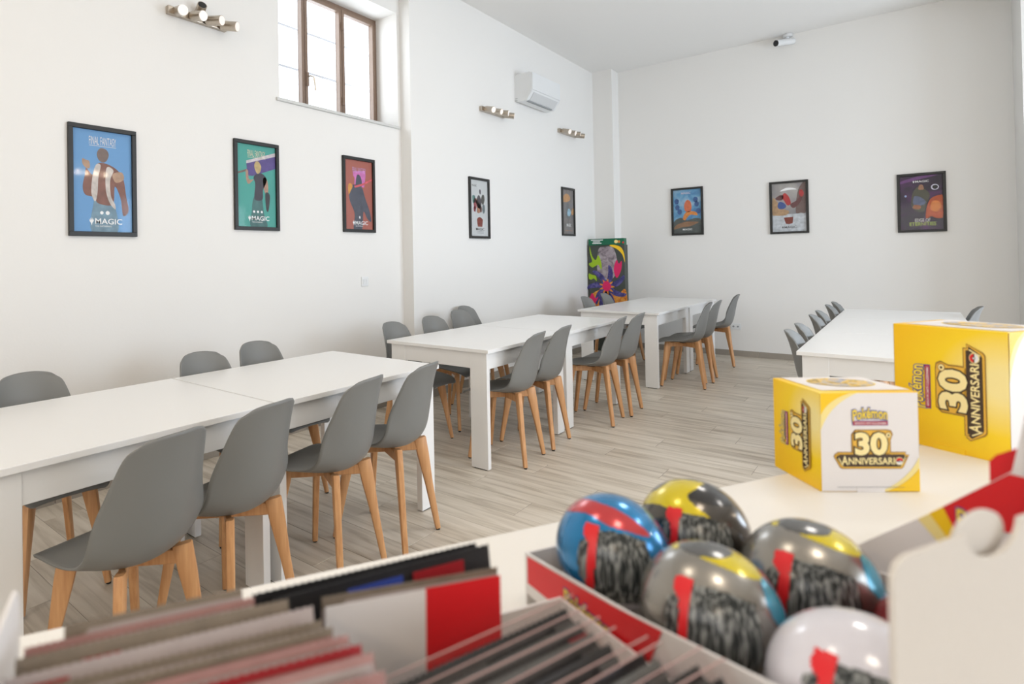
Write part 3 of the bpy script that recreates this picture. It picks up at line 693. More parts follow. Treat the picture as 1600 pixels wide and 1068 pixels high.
# ------------------------------------------------------------------ air conditioner, camera, switch, socket
r = tag(empty('air_conditioner', (XL2, 6.24, 3.13), R90), 'white wall-mounted split air conditioner high on the left wall', 'air conditioner')
side = [(0, .02), (0, .31), (.03, .325), (.19, .325), (.215, .31), (.225, .15), (.215, .10), (.15, .005), (.05, .0)]
n = len(side); Lx = .72
MB().add([(0, -a, b) for a, b in side] + [(Lx, -a, b) for a, b in side], [tuple(range(n)), tuple(range(n, 2 * n))[::-1]] + [(i, (i + 1) % n, (i + 1) % n + n, i + n) for i in range(n)]).build('body', WHITEP, r)
MB().box((Lx / 2, -.2235, .215), (Lx - .01, .012, .20), bev=.004).build('front_panel', WHITEP, r)
MB().box((Lx / 2 + .01, -.186, .052), (Lx - .10, .006, .10), Matrix.Translation((Lx / 2, -.186, .052)) @ Matrix.Rotation(math.radians(34), 4, 'X') @ Matrix.Translation((-Lx / 2, .186, -.052)), bev=.002).build('louvre', mat('louvre_white', (.62, .63, .63), .4), r)
MB().box((Lx / 2 - .02, -.145, .001), (Lx - .12, .03, .010)).build('air_outlet', GREYP, r)
for zz in (.025, .045): MB().box((-.001, -.02, zz), (.004, .03, .004)).build('side_clip', GREYP, r)

r = tag(empty('security_camera', (-1.07, YB, 3.985)), 'small white bullet security camera under the ceiling on the back wall', 'camera')
MB().cyl((0, -.04, 0), (0, -.04, -.03), .05, n=24).build('mount_base', WHITEP, r)
MB().cyl((0, -.04, -.03), (-.02, -.05, -.075), .018, n=16).build('bracket', WHITEP, r)
b0, b1 = Vector((.05, -.01, -.085)), Vector((-.10, -.17, -.115))
MB().cyl(b0, b1, .038, n=24).build('housing', WHITEP, r, smooth=True)
MB().cyl(b1 - (b1 - b0) * .02, b1 + (b1 - b0) * .05, .036, n=24).build('lens_cover', BLACK, r, smooth=True)
r = tag(empty('light_switch', (XL, 3.745, 1.13), R90), 'white light switch plate on the left wall under the red poster', 'switch')
MB().box((0, -.005, 0), (.085, .010, .082), bev=.003).build('plate', WHITEP, r)
for k in (-1, 0, 1): MB().box((k * .021, -.012, 0), (.019, .006, .044), bev=.002).build('rocker', WHITEP, r)
r = tag(empty('wall_socket', (-1.70, YB, .38)), 'white socket plate low on the back wall beside the last chair', 'socket')
MB().box((0, -.005, 0), (.115, .010, .08), bev=.003).build('plate', WHITEP, r)
for k in (-1, 1): MB().cyl((k * .025, -.010, 0), (k * .025, -.012, 0), .012, n=14).build('outlet', GREYP, r)

# ------------------------------------------------------------------ cardboard floor display in the corner
r = tag(empty('cardboard_display', (-3.385, 8.22, 0), 0), 'tall colourful cardboard floor display with green header in the far corner', 'display stand')
DW, DH = .50, 1.47
MB().box((DW / 2, .06, DH / 2), (DW, .12, DH), bev=.003, seg=1).build('body', mat('display_print', (.05, .06, .05), .45), r)
MB().box((DW / 2 - .005, .06, DH + .045), (DW - .01, .10, .09), bev=.003, seg=1).build('header', mat('display_green', (.0, .13, .06), .45), r)
fr = Face((0, -.0004, 0), (1, 0, 0), (0, 0, 1)); hfr = Face((.005, .0096, DH), (1, 0, 0), (0, 0, 1))
for k in range(3): flat(r, hfr, 'print_line', rect((.03, .06, .05)[k], .066 - k * .022, (.20, .16, .18)[k], .078 - k * .022), WHITEK, 2)
flat(r, hfr, 'print_badge', ell(.38, .045, .026, .024), PYEL, 2); flat(r, hfr, 'print_badge', ell(.42, .042, .016, .02), mat('display_orange', (.7, .25, .03), .45), 3)
flat(r, hfr, 'print_badge', ell(.475, .03, .014, .014), REDP, 2)
w, h, zb = DW, .86, .61
def db(pts, m_, lev): flat(r, fr, 'printed_shape', [(a * w, zb + b * h) for a, b in pts], m_, lev, smooth=True)
db([(.25, .55), (.28, .92), (.46, .97), (.70, .95), (.80, .70), (.70, .48), (.45, .44)], cloud_mat('display_stone', [(.10, .09, .10), (.32, .26, .29), (.45, .40, .42)], 14), 1)
lime = mat('display_lime', (.33, .52, .01), .45)
db([(.04, .99), (.10, .84), (.20, .76), (.28, .84), (.36, .72), (.36, .60), (.28, .68), (.18, .66), (.10, .64), (.0, .70), (.10, .74), (.05, .86)], lime, 2)
db([(.0, .54), (.10, .52), (.20, .50), (.22, .42), (.14, .46), (.06, .44), (.0, .46)], lime, 2)
pink = mat('display_pink', (.72, .01, .12), .45)
db([(.74, .50), (.70, .62), (.78, .76), (.84, .70), (.92, .74), (.90, .60), (.80, .48)], pink, 2)
db([(.60, .99), (.80, .93), (.94, .84), (1.0, .72), (.985, .86), (.90, .96), (.72, 1.0)], YEL, 2)
org = mat('display_orange', (.7, .25, .03), .45)
db([(.0, .14), (.16, .24), (.40, .28), (.76, .20), (1.0, .30), (1.0, .02), (.5, .0), (.0, .02)], cloud_mat('display_fire', [(.35, .05, .02), (.70, .25, .02), (.75, .45, .10)], 22), 1)
pur = cloud_mat('display_violet', [(.02, .02, .10), (.06, .05, .22), (.14, .12, .34)], 20)
for k in range(7):
    a0 = k * 2 * PI / 7 + .35; ca, cb = .50, .33
    pt = lambda rr, da: (ca + rr * math.cos(a0 + da), cb + rr * .62 * math.sin(a0 + da))
    db([pt(.10, -.5), pt(.30, -.28), pt(.50, .02), pt(.56, .22), pt(.40, .20), pt(.24, .22), pt(.10, .5)], pur, 3)
db([(.30, .0), (.34, .20), (.50, .26), (.66, .18), (.70, .0)], pur, 3)
for k in range(9):
    a0 = k * 2 * PI / 9; db([(.50 + .13 * math.cos(a0 - .2), .33 + .08 * math.sin(a0 - .2)), (.50 + .22 * math.cos(a0), .33 + .13 * math.sin(a0)), (.50 + .13 * math.cos(a0 + .2), .33 + .08 * math.sin(a0 + .2))], org, 4)
db([(.38, .33), (.42, .40), (.50, .42), (.58, .39), (.62, .33), (.56, .27), (.46, .26)], pink, 5)
db([(.0, .10), (.08, .22), (.18, .14), (.26, .16), (.16, .06), (.06, .05)], pink, 4)
MB().box((DW / 2, .16, .5), (.30, .08, 1.0)).build('back_support', CARD, r)

# ------------------------------------------------------------------ counter and what stands on it
CA = math.radians(26.8); U = Vector((math.sin(CA), math.cos(CA), 0)); V = Vector((-math.cos(CA), math.sin(CA), 0))
ZT = .97; CROT = math.pi / 2 - CA                 # local x = U along the counter, local y = V away from the camera
def cpos(u, v, z): return U * u + V * v + Vector((0, 0, z))
r = tag(empty('sales_counter', cpos(.45, .335, 0), CROT), 'white laminate sales counter running across the foreground', 'counter')
MB().box((0, 0, ZT - .02), (3.0, .60, .04), bev=.004).build('counter_top', mat('counter_white', (.86, .83, .78), .38), r)
MB().box((0, .255, (ZT - .04) / 2), (2.92, .03, ZT - .04)).build('front_board', LAM, r)
for s in (-1, 1): MB().box((s * 1.45, -.02, (ZT - .04) / 2), (.03, .52, ZT - .04)).build('side_board', LAM, r)
MB().box((0, -.02, .45), (2.87, .50, .02)).build('shelf', LAM, r)

# --- printed emblem used on both cartons
def logo(par, fr, s, wordmark=True, cut=0):
    """s = plaque width; frame origin = plaque centre"""
    def q(pts, k=1.0): return [(a * s * k, b * s * k) for a, b in pts]
    out = [(-.5, .055), (-.47, .10), (-.455, .075), (-.455, .11), (.455, .11), (.455, .075), (.5, .075), (.42, -.085), (.39, -.105), (-.39, -.105), (-.42, -.085)]
    plate = [(-.25, .09), (-.25, .36), (-.20, .42), (.20, .42), (.255, .41), (.28, .36), (.25, .28), (.25, .09)]
    flat(par, fr, 'emblem_outline', [(a * s, b * s) for a, b in [(p[0] * 1.06, (p[1] - .25) * 1.07 + .25) for p in plate]], DGOLD, 2)
    flat(par, fr, 'emblem_outline', [(a * s, b * s) for a, b in [(p[0] * 1.02, p[1] * 1.10) for p in out]], DGOLD, 2)
    flat(par, fr, 'emblem_plate', q(plate), GOLD, 3); flat(par, fr, 'emblem_plate', q(out), GOLD, 3)
    flat(par, fr, 'emblem_ground', [(a * s, b * s) for a, b in [(p[0] * .965, p[1] * .80) for p in out]], DARKP, 4)
    flat(par, fr, 'emblem_line', q([(-.455, .04), (-.44, .04), (-.385, -.068), (-.40, -.068)]), LGOLD, 5)
    flat(par, fr, 'emblem_line', q([(.455, .05), (.44, .05), (.385, -.068), (.40, -.068)]), LGOLD, 5)
    txt(par, fr, '30', -.005 * s, .235 * s, .42 * s, .30 * s, DARKP, 4, .085, ref=.02)
    txt(par, fr, '30', -.005 * s, .235 * s, .42 * s, .30 * s, LGOLD, 5, .045, ref=.02)
    flat(par, fr, 'degree_mark', ell(.225 * s, .355 * s, .042 * s, .042 * s, 20), DGOLD, 5); flat(par, fr, 'degree_mark', ell(.225 * s, .355 * s, .034 * s, .034 * s, 20), LGOLD, 6); flat(par, fr, 'degree_mark', ell(.225 * s, .355 * s, .014 * s, .014 * s, 14), DARKP, 7)
    txt(par, fr, 'A', -.365 * s, .005 * s, .085 * s, .125 * s, LGOLD, 5, .02)
    txt(par, fr, 'NNIVERSARI', -.005 * s, -.003 * s, .62 * s, .095 * s, LGOLD, 5, .02)
    c = (.365 * s, -.003 * s); R_ = .055 * s
    flat(par, fr, 'emblem_disc', ell(*c, R_, R_, 24), LGOLD, 5); flat(par, fr, 'emblem_disc', ell(*c, R_ * .84, R_ * .84, 24), WHITEK, 6)
    flat(par, fr, 'emblem_disc', [(c[0] + R_ * .84 * math.cos(t), c[1] + R_ * .84 * math.sin(t)) for t in (PI * i / 14 for i in range(15))], REDP, 7)
    flat(par, fr, 'emblem_disc', rect(c[0] - R_ * .84, c[1] - R_ * .1, c[0] + R_ * .84, c[1] + R_ * .1), DARKP, 8)
    flat(par, fr, 'emblem_disc', ell(*c, R_ * .28, R_ * .28, 16), DARKP, 9); flat(par, fr, 'emblem_disc', ell(*c, R_ * .18, R_ * .18, 16), WHITEK, 10)
    arch = lambda a, b: -.55 * (a - .5) ** 2 * (2 if a < .5 else 1.2) + .05
    txt(par, fr, 'Pokémon', -.01 * s, .655 * s, .47 * s, .155 * s, BLUEP, 3, .075, ref=.02, warp=arch)
    txt(par, fr, 'Pokémon', -.01 * s, .655 * s, .47 * s, .155 * s, LYEL, 4, .022, ref=.02, warp=arch)
    flat(par, fr, 'banner', rect(-.245 * s, .488 * s, .235 * s, .552 * s), BLUEP, 2); flat(par, fr, 'banner', rect(-.238 * s, .493 * s, .228 * s, .547 * s), mat('banner_red', (.45, .02, .05), .4), 3)
    txt(par, fr, 'GIOCO DI CARTE COLLEZIONABILI', -.005 * s, .520 * s, .43 * s, .028 * s, WHITEK, 4, .015)

def carton(loc, ang, w, d, h, label, lead):
    """local x = along the face turned to the camera, y = away; lead = which face carries the upright emblem"""
    r = tag(empty('display_carton', loc, ang), label, 'carton', 'yellow display cartons on the counter')
    ym = glow_mat('carton_yellow_' + lead, (.95, .56, .003), (.96, .66, .012), (.95, .80, .34), (0, d * .12, h * .70) if lead == 'small' else (w * .95, 0, h * .60), .012 if lead == 'small' else .02, .10 if lead == 'small' else .15)
    MB().box((w / 2, d / 2, h / 2), (w, d, h), bev=.0012, seg=2).build('carton_body', ym, r)
    e = .0003
    front = Face((0, -e, 0), (1, 0, 0), (0, 0, 1)); left = Face((-e, d, 0), (0, -1, 0), (0, 0, 1))
    right = Face((w + e, 0, 0), (0, 1, 0), (0, 0, 1)); top = Face((0, 0, h + e), (1, 0, 0), (0, 1, 0))
    def white_side(fr, W_, H_):
        flat(r, fr, 'white_panel', rect(.001, .001, W_ - .001, H_ - .001), CARDW, 1)
        arc = lambda x0, y0, x1, y1, bx, by, n_=14: [((1 - t) ** 2 * x0 + 2 * t * (1 - t) * bx + t * t * x1, (1 - t) ** 2 * y0 + 2 * t * (1 - t) * by + t * t * y1) for t in (i / (n_ - 1) for i in range(n_))]
        flat(r, fr, 'yellow_corner', [(.001, H_ - .001)] + arc(.001, H_ * .62, W_ * .38, H_ - .001, W_ * .10, H_ * .88), PYEL, 2)
        flat(r, fr, 'yellow_corner', [(.001, H_ - .001)] + arc(.001, H_ * .77, W_ * .31, H_ - .001, W_ * .08, H_ * .93), YEL, 3)
        flat(r, fr, 'yellow_corner', [(W_ - .001, .001)] + arc(W_ - .001, H_ * .35, W_ * .60, .001, W_ * .88, H_ * .12), PYEL, 2)
        flat(r, fr, 'yellow_corner', [(W_ - .001, .001)] + arc(W_ - .001, H_ * .24, W_ * .66, .001, W_ * .88, H_ * .09), YEL, 3)
        flat(r, fr, 'fine_print', rect(W_ * .16, H_ * .047, W_ * .84, H_ * .052), mat('grey_fine_print', (.3, .3, .3), .5), 3)
    def yellow_side(fr, W_, H_):
        tf = fr.turned(W_ * .735, H_ * .505); tf.k = .78; logo(r, tf, H_ * .75)
    if lead == 'small':
        white_side(front, w, h); logo(r, front.moved(w * .512, h * .315), w * .75)
        yellow_side(left, d, h); flat(r, right, 'white_panel', rect(.001, .001, d - .001, h - .001), CARDW, 1)
    else:
        yellow_side(front, w, h); white_side(right, d, h); flat(r, left, 'white_panel', rect(.001, .001, d - .001, h - .001), CARDW, 1)
    flat(r, top, 'white_panel', rect(.012, .012, w - .001, d - .001), CARDW, 1)
    flat(r, top, 'oval_border', ell(w * .55, d * .60, w * .34, d * .30, 36), mat('carton_mid_yellow', (.91, .66, .12), .42), 2)
    flat(r, top, 'oval_picture', ell(w * .55, d * .60, w * .325, d * .28, 36), cloud_mat('carton_picture_' + lead, [(.10, .16, .34), (.45, .45, .50), (.85, .55, .06), (.12, .09, .08)], 60), 3)
    MB().box((w * .5, -.0006, .004), (w * .28, .0012, .008)).build('tuck_flap', CARDW if lead == 'small' else YEL, r)
    return r
a = math.atan2(.087, .105)
carton((-.102, 1.052, ZT), a, .1363, .105, .1415, 'small yellow and white display carton, the nearer of the two cartons', 'small')
a = math.atan2(-.073, .137)
carton((-.027, 1.434, ZT), a, .1553, .14, .2105, 'large yellow display carton, the bigger one at the right edge', 'large')

# --- ball tins
RB = .0495
SPH = []
def sphere_grid(n=200, k=128):
    for i in range(k + 1):
        th = PI * i / k
        SPH.append([Vector((math.sin(th) * math.cos(2 * PI * j / n), math.sin(th) * math.sin(2 * PI * j / n), math.cos(th))) for j in range(n)])
sphere_grid()
def ball_part(par, name, pred, m_, rr):
    vs, fs, idx = [], [], {}
    k, n_ = len(SPH) - 1, len(SPH[0])
    def vid(i, j):
        j %= n_
        if i == 0 or i == k: j = 0
        if (i, j) not in idx: idx[(i, j)] = len(vs); vs.append(tuple(SPH[i][j] * rr))
        return idx[(i, j)]
    for i in range(k):
        for j in range(n_):
            c = (SPH[i][j] + SPH[i + 1][(j + 1) % n_] + SPH[i + 1][j] + SPH[i][(j + 1) % n_]) / 4
            if pred(c.normalized()):
                q = []
                for t in (vid(i, j), vid(i + 1, j), vid(i + 1, j + 1), vid(i, j + 1)):
                    if t not in q: q.append(t)
                if len(q) > 2: fs.append(tuple(q))
    me = bpy.data.meshes.new(name); me.from_pydata(vs, [], fs)
    for p in me.polygons: p.use_smooth = True
    me.materials.append(m_); return link(name, me, par)
def barcode_mat():
    M = bpy.data.materials.new('wrap_label'); M.use_nodes = True; nt = M.node_tree; b = nt.nodes['Principled BSDF']
    tc = N(nt, 'ShaderNodeTexCoord'); mp = N(nt, 'ShaderNodeMapping'); mp.inputs['Scale'].default_value = (420, 420, 14)
    nz = N(nt, 'ShaderNodeTexNoise'); nz.inputs['Scale'].default_value = 1; nz.inputs['Detail'].default_value = 3
    cr_ = N(nt, 'ShaderNodeValToRGB'); e = cr_.color_ramp.elements
    e[0].position = .46; e[0].color = (.02, .024, .024, 1); e[1].position = .66; e[1].color = (.30, .31, .30, 1)
    nt.links.new(tc.outputs['Object'], mp.inputs[0]); nt.links.new(mp.outputs[0], nz.inputs['Vector']); nt.links.new(nz.outputs['Fac'], cr_.inputs[0]); nt.links.new(cr_.outputs[0], b.inputs['Base Color'])
    b.inputs['Roughness'].default_value = .25; return M
LABEL = barcode_mat()
def tinm(name, c, metal=.55, rough=.22): return mat('tin_' + name, c, rough, metal=metal, coat=.6)
BASEW = mat('tin_base_white', (.66, .63, .68), .35)
def tin(u, v, label, shell, parts, z=1.038):
    pos = cpos(u, v, z)
    r = tag(empty('ball_tin', pos), label, 'tin', 'ball-shaped tins in the open display box')
    d = (CAM - pos).normalized(); e1 = up.cross(d).normalized(); e2 = d.cross(e1)
    f = lambda c: (c.dot(e1), c.dot(e2), c.dot(d))
    low = lambda c: c.z < -.30
    ball_part(r, 'lid_shell', lambda c: not low(c), shell, RB)
    ball_part(r, 'base_shell', lambda c: c.z < -.27, BASEW, RB * .985)
    for nm, pred, m_, k in parts: ball_part(r, nm, lambda c: pred(*f(c)) and c.z > -.30, m_, RB * (1 + .003 * k))
    lab = inpoly([(-.30, .25), (-.2, .29), (.2, .29), (.55, .22), (.63, -.1), (.62, -.45), (.4, -.78), (-.05, -.85), (-.35, -.75), (-.55, -.45), (-.58, -.2), (-.53, .07), (-.43, .12)], False)
    red = inpoly([(-.42, .39), (-.19, .36), (-.22, .20), (-.25, .07), (-.29, -.43), (-.31, -.75), (-.43, -.70), (-.42, -.37), (-.38, .05), (-.47, .2)], False)
    ball_part(r, 'wrap_label', lambda c: lab(*f(c)), LABEL, RB * 1.010)
    ball_part(r, 'red_strip', lambda c: red(*f(c)), REDP, RB * 1.014)
    return r
def inpoly(pts, soft=True):
    if soft: pts = catmull(pts, 4)
    n_ = len(pts)
    def f(x, y_, z_):
        if z_ < -.12: return False
        c = False; j_ = n_ - 1
        for i_ in range(n_):
            xi, yi = pts[i_]; xj, yj = pts[j_]
            if (yi > y_) != (yj > y_) and x < (xj - xi) * (y_ - yi) / (yj - yi) + xi: c = not c
            j_ = i_
        return c
    return f
YM = tinm('yellow', (.66, .52, .0), .25); BLM = tinm('black', (.018, .016, .015), .3)
tin(.399, .439, 'blue ball-shaped tin with a red sash', tinm('blue', (.003, .19, .44)),
    [('red_sash', inpoly([(-.86, .60), (-.74, .70), (-.49, .82), (.06, .69), (.45, .49), (.64, .30), (.3, .33), (-.06, .39), (-.39, .55), (-.76, .56)]), tinm('red', (.50, .03, .035), .3), 1)])
tin(.499, .436, 'dark ball-shaped tin with large yellow patches, farthest of the tins', tinm('dark', (.085, .075, .065), .8),
    [('yellow_patch', inpoly([(-.98, .35), (-.76, .65), (-.41, .91), (.0, .95), (.2, .91), (-.02, .72), (-.1, .61), (.02, .46), (.26, .28), (-.24, .30), (-.59, .39), (-.85, .37)]), YM, 1),
     ('black_patch', inpoly([(-.08, .61), (.04, .76), (.22, .90), (.50, .78), (.66, .60), (.48, .55), (.24, .54)]), BLM, 2),
     ('black_corner', inpoly([(-.89, .62), (-.70, .80), (-.40, .94), (-.55, .76), (-.72, .64)]), BLM, 2)])
def grey_parts():
    return [('yellow_crescent', inpoly([(-.12, .70), (.20, .74), (.31, .88), (.50, .84), (.62, .72), (.69, .58), (.50, .55), (.20, .61)]), YM, 1),
            ('yellow_sliver', inpoly([(-.52, .80), (-.44, .90), (-.38, .92), (-.40, .84), (-.44, .76)]), YM, 1),
            ('dark_patch', lambda x, y_, z: z > 0 and ((x + .05) / .36) ** 2 + ((y_ - .85) / .14) ** 2 < 1 and x * x + y_ * y_ < .995, tinm('smoke', (.12, .118, .115), .6), 2),
            ('cyan_patch', inpoly([(.66, .58), (.80, .52), (.96, .20), (.97, -.02), (.85, .02), (.74, .18)]), tinm('cyan', (.05, .36, .52), .3), 2)]
GM = tinm('gunmetal', (.30, .28, .25), .85, .27)
tin(.398, .335, 'gunmetal ball-shaped tin with a yellow crescent, in front beside the red-banded wall', GM, grey_parts())
tin(.507, .332, 'gunmetal ball-shaped tin with a yellow crescent, behind the white tin', GM, grey_parts())
tin(.402, .234, 'glossy white ball-shaped tin, nearest the camera', tinm('white', (.68, .66, .71), .0, .18), [])
tin(.506, .230, 'dark red ball-shaped tin half hidden by the plain card wall', tinm('crimson', (.33, .02, .03), .4), [])

# --- open display boxes
def slabp(mb, pts, thick):                       # card wall: outline in (u,z) or (v,z) given as 3-D points, with thickness vector
    n_ = len(pts); vs = [Vector(p) for p in pts] + [Vector(p) + thick for p in pts]
    return mb.add(vs, [tuple(range(n_)), tuple(range(n_, 2 * n_))[::-1]] + [(i, i + n_, (i + 1) % n_ + n_, (i + 1) % n_) for i in range(n_)])
T = .0025
r = tag(empty('display_box'), 'open white display box holding the ball-shaped tins, thumb notch in its tall wall', 'box')
uA, uB, vA, vB = .342, .565, .180, .492
slabp(MB(), [cpos(uA, vB, ZT), cpos(uA, vB, 1.022), cpos(uA, .36, 1.036), cpos(uA, .25, 1.055), cpos(uA, vA, 1.07), cpos(uA, vA, ZT)], U * T).build('side_wall', CARDW, r)
slabp(MB(), [cpos(uB, vB, ZT), cpos(uB, vB, 1.022), cpos(uB, .36, 1.036), cpos(uB, .25, 1.055), cpos(uB, vA, 1.07), cpos(uB, vA, ZT)], U * T).build('side_wall', CARDW, r)
slabp(MB(), [cpos(uA, vB, ZT), cpos(uB, vB, ZT), cpos(uB, vB, 1.022), cpos(uA, vB, 1.022)], V * T).build('front_wall', CARDW, r)
zw = 1.164; nc, nr = .418, .026
pts = [cpos(uA - .011, vA, ZT), cpos(uA - .011, vA, zw - .010), cpos(uA - .008, vA, zw - .004), cpos(uA - .001, vA, zw - .001)]
pts += [cpos(nc - nr * math.cos(t), vA, zw - .6 * nr * math.sin(t)) for t in (PI * i / 16 for i in range(17))]
pts += [cpos(uB, vA, zw), cpos(uB, vA, ZT)]
slabp(MB(), pts, -V * T).build('back_wall', CARD, r)
slabp(MB(), [cpos(nc + .0245 * math.cos(t), vA + .004, zw - .008 + .014 * math.sin(t)) for t in (2 * PI * i / 28 for i in range(28))], V * T * .6).build('thumb_tab', CARD, r)
slabp(MB(), [cpos(uA, vA, ZT + .001), cpos(uB, vA, ZT + .001), cpos(uB, vB, ZT + .001), cpos(uA, vB, ZT + .001)], Vector((0, 0, .012))).build('tray_floor', CARD, r)
sf = Face(cpos(uA, vB, 0) - U * .0003, -V, up)       # outer face of the side wall, a runs toward the camera
flat(r, sf, 'red_band', [(.002, ZT + .024), (.002, 1.020), (.115, 1.033), (.165, 1.041), (.150, 1.004), (.11, .996)], REDP, 1)
txt(r, sf, 'Pokémon', .085, 1.010, .055, .015, BLUEP, 2, .07, ref=.02, shear=0); txt(r, sf, 'Pokémon', .085, 1.010, .055, .015, LYEL, 3, .02)
flat(r, sf, 'red_corner', [(.215, ZT + .03), (.25, 1.035), (.285, 1.035), (.30, ZT + .03)], DRED, 1)

r = tag(empty('display_box'), 'second open display box at the right photo edge, red band on its sloping side', 'box')
u0, u9 = .602, .86
slabp(MB(), [cpos(u0, .432, ZT), cpos(u0, .366, 1.029), cpos(u0, .334, 1.059), cpos(u0, .299, 1.091), cpos(u0, .245, 1.145), cpos(u0, .235, 1.20), cpos(u0, .235, ZT)], U * T).build('side_wall', CARDW, r)
slabp(MB(), [cpos(u9, .432, ZT), cpos(u9, .366, 1.029), cpos(u9, .245, 1.145), cpos(u9, .235, 1.20), cpos(u9, .235, ZT)], U * T).build('side_wall', CARDW, r)
slabp(MB(), [cpos(u0 - .004, .235, ZT), cpos(u0 - .004, .235, 1.198), cpos(u0, .235, 1.205), cpos(u9, .235, 1.205), cpos(u9, .235, ZT)], -V * T).build('back_wall', CARD, r)
slabp(MB(), [cpos(u0, .235, ZT + .0005), cpos(u9, .235, ZT + .0005), cpos(u9, .432, ZT + .0005), cpos(u0, .432, ZT + .0005)], Vector((0, 0, .002))).build('tray_floor', CARDW, r)
sf = Face(cpos(u0, .50, 0) - U * .0003, -V, up)
flat(r, sf, 'pale_swoosh', [(.196, 1.086), (.207, 1.097), (.222, 1.075), (.212, 1.07)], PYEL, 1)
flat(r, sf, 'yellow_swoosh', [(.204, 1.094), (.2145, 1.104), (.225, 1.083), (.217, 1.077)], YEL, 2)
flat(r, sf, 'red_band', [(.2135, 1.103), (.254, 1.143), (.264, 1.143), (.264, 1.10), (.250, 1.098), (.2225, 1.083)], REDP, 3)
txt(r, sf, 'Po', .229, 1.098, .013, .015, BLUEP, 4, .08, ref=.02); txt(r, sf, 'Po', .229, 1.098, .013, .015, LYEL, 5, .02)
slabp(MB(), [cpos(u0 + .01, .262, 1.13), cpos(u0 + .01, .262, 1.146), cpos(u0 + .01, .258, 1.152), cpos(u0 + .01, .24, 1.165), cpos(u0 + .01, .24, 1.13)], U * T).build('red_tab', REDP, r)

# --- packs in a long tray
r = tag(empty('pack_tray'), 'white card tray full of foil packs at the lower left', 'tray')
a0, a9, b0, b9 = -.082, .338, .186, .436
slabp(MB(), [cpos(a0, b9, ZT), cpos(a0, b9, 1.100), cpos(a0, b9 - .006, 1.108), cpos(a0, b0, 1.108), cpos(a0, b0, ZT)], U * T).build('side_wall', CARDW, r)
slabp(MB(), [cpos(a9, b9, ZT), cpos(a9, b9, 1.01), cpos(a9, b0, 1.02), cpos(a9, b0, ZT)], -U * T).build('side_wall', CARDW, r)
slabp(MB(), [cpos(a0, b9, ZT), cpos(a9, b9, ZT), cpos(a9, b9, 1.01), cpos(a0, b9, 1.01)], -V * T).build('front_wall', CARDW, r)
slabp(MB(), [cpos(a0, b0, ZT), cpos(a9, b0, ZT), cpos(a9, b0, 1.05), cpos(a0, b0, 1.05)], V * T).build('back_wall', CARDW, r)
slabp(MB(), [cpos(a0, b0, ZT + .001), cpos(a9, b0, ZT + .001), cpos(a9, b9, ZT + .001), cpos(a0, b9, ZT + .001)], Vector((0, 0, .003))).build('tray_floor', CARD, r)

rnd = random.Random(3)
PALE = mat('pack_pale_foil', (.40, .34, .325), .35, noise=.12, nscale=60, coat=.4)
PINK = mat('pack_pink_foil', (.36, .19, .175), .35, noise=.2, nscale=60, coat=.4)
CHAR = mat('pack_charcoal_foil', (.035, .035, .035), .38, noise=.4, nscale=90, coat=.5)
CHAR2 = mat('pack_grey_label', (.115, .115, .11), .4, noise=.2, nscale=120)
BROWNF = mat('pack_brown_foil', (.20, .16, .12), .35, noise=.3, nscale=70)
def pack(u0_, v0_, w, h, lean, sway, ground, blocks, label, sleeve, group, roll=0):
    """flat foil pack standing in the tray, leaning away from the camera"""
    r = empty('foil_pack', cpos(u0_ + w / 2, v0_, ZT + .0045 + abs(math.sin(roll)) * w / 2))
    r.rotation_mode = 'XYZ'
    base = Matrix.Rotation(CROT + sway, 4, 'Z') @ Matrix.Rotation(-lean, 4, 'X') @ Matrix.Rotation(-roll, 4, 'Y')
    r.rotation_euler = base.to_euler()
    tag(r, label, 'pack', group)
    nx, nz = 8, 6; vs, fs = [], []
    for s in (-1, 1):
        for i in range(nz + 1):
            for j in range(nx + 1):
                a_, b_ = j / nx, i / nz
                bul = .0032 * (math.sin(PI * a_) * math.sin(PI * b_)) ** .5 + .0003
                vs.append((-w / 2 + w * a_, s * bul, h * b_))
    K = (nz + 1) * (nx + 1)
    for s in (0, 1):
        for i in range(nz):
            for j in range(nx):
                q = (s * K + i * (nx + 1) + j, s * K + i * (nx + 1) + j + 1, s * K + (i + 1) * (nx + 1) + j + 1, s * K + (i + 1) * (nx + 1) + j)
                fs.append(q if s == 0 else q[::-1])
    rim = [j for j in range(nx + 1)] + [(i + 1) * (nx + 1) - 1 for i in range(1, nz + 1)] + [nz * (nx + 1) + j for j in range(nx - 1, -1, -1)] + [i * (nx + 1) for i in range(nz - 1, 0, -1)]
    for a_, b_ in zip(rim, rim[1:] + rim[:1]): fs.append((a_, b_, b_ + K, a_ + K))
    MB().add(vs, fs).build('pouch', ground, r, smooth=True, ang=60)
    z_ = [0]
    # crimped top seam: small teeth
    pts = []; nt_ = 70
    for k in range(nt_ + 1): pts.append((-w / 2 + w * k / nt_, h + (.0032 if k % 2 else .0042)))
    MB().prism([(-w / 2, h - .004)] + [(w / 2, h - .004)] + pts[::-1], .0007, Matrix.Translation((0, -.00035, 0))).build('crimped_seam', (rnd.choice([CHAR, BLK, CHAR2]) if sleeve else rnd.choice([ground, ground, PINK, CHAR2, BROWNF, DRED] if ground is not BLK else [BLK])), r)
    for x0, x1, zlo, zhi, m_ in blocks:
        MB().box(((x0 + x1) / 2 * w - w / 2, -.0042, (zlo + zhi) / 2 * h), ((x1 - x0) * w, .0006, (zhi - zlo) * h)).build('printed_panel', m_, r)
    if sleeve:
        mb = MB(); mb.box((.003, .0055, h / 2 + .003), (w + .022, .0005, h + .010)); mb.build('clear_sleeve', CLEAR, r)
        MB().tube([(-w / 2 - .007, .0055, h + .0085), (w / 2 + .013, .0055, h + .0085)], .00055, 6).build('sleeve_edge', mat('sleeve_edge_pink', (.50, .33, .31), .2, coat=.5), r)
    return r
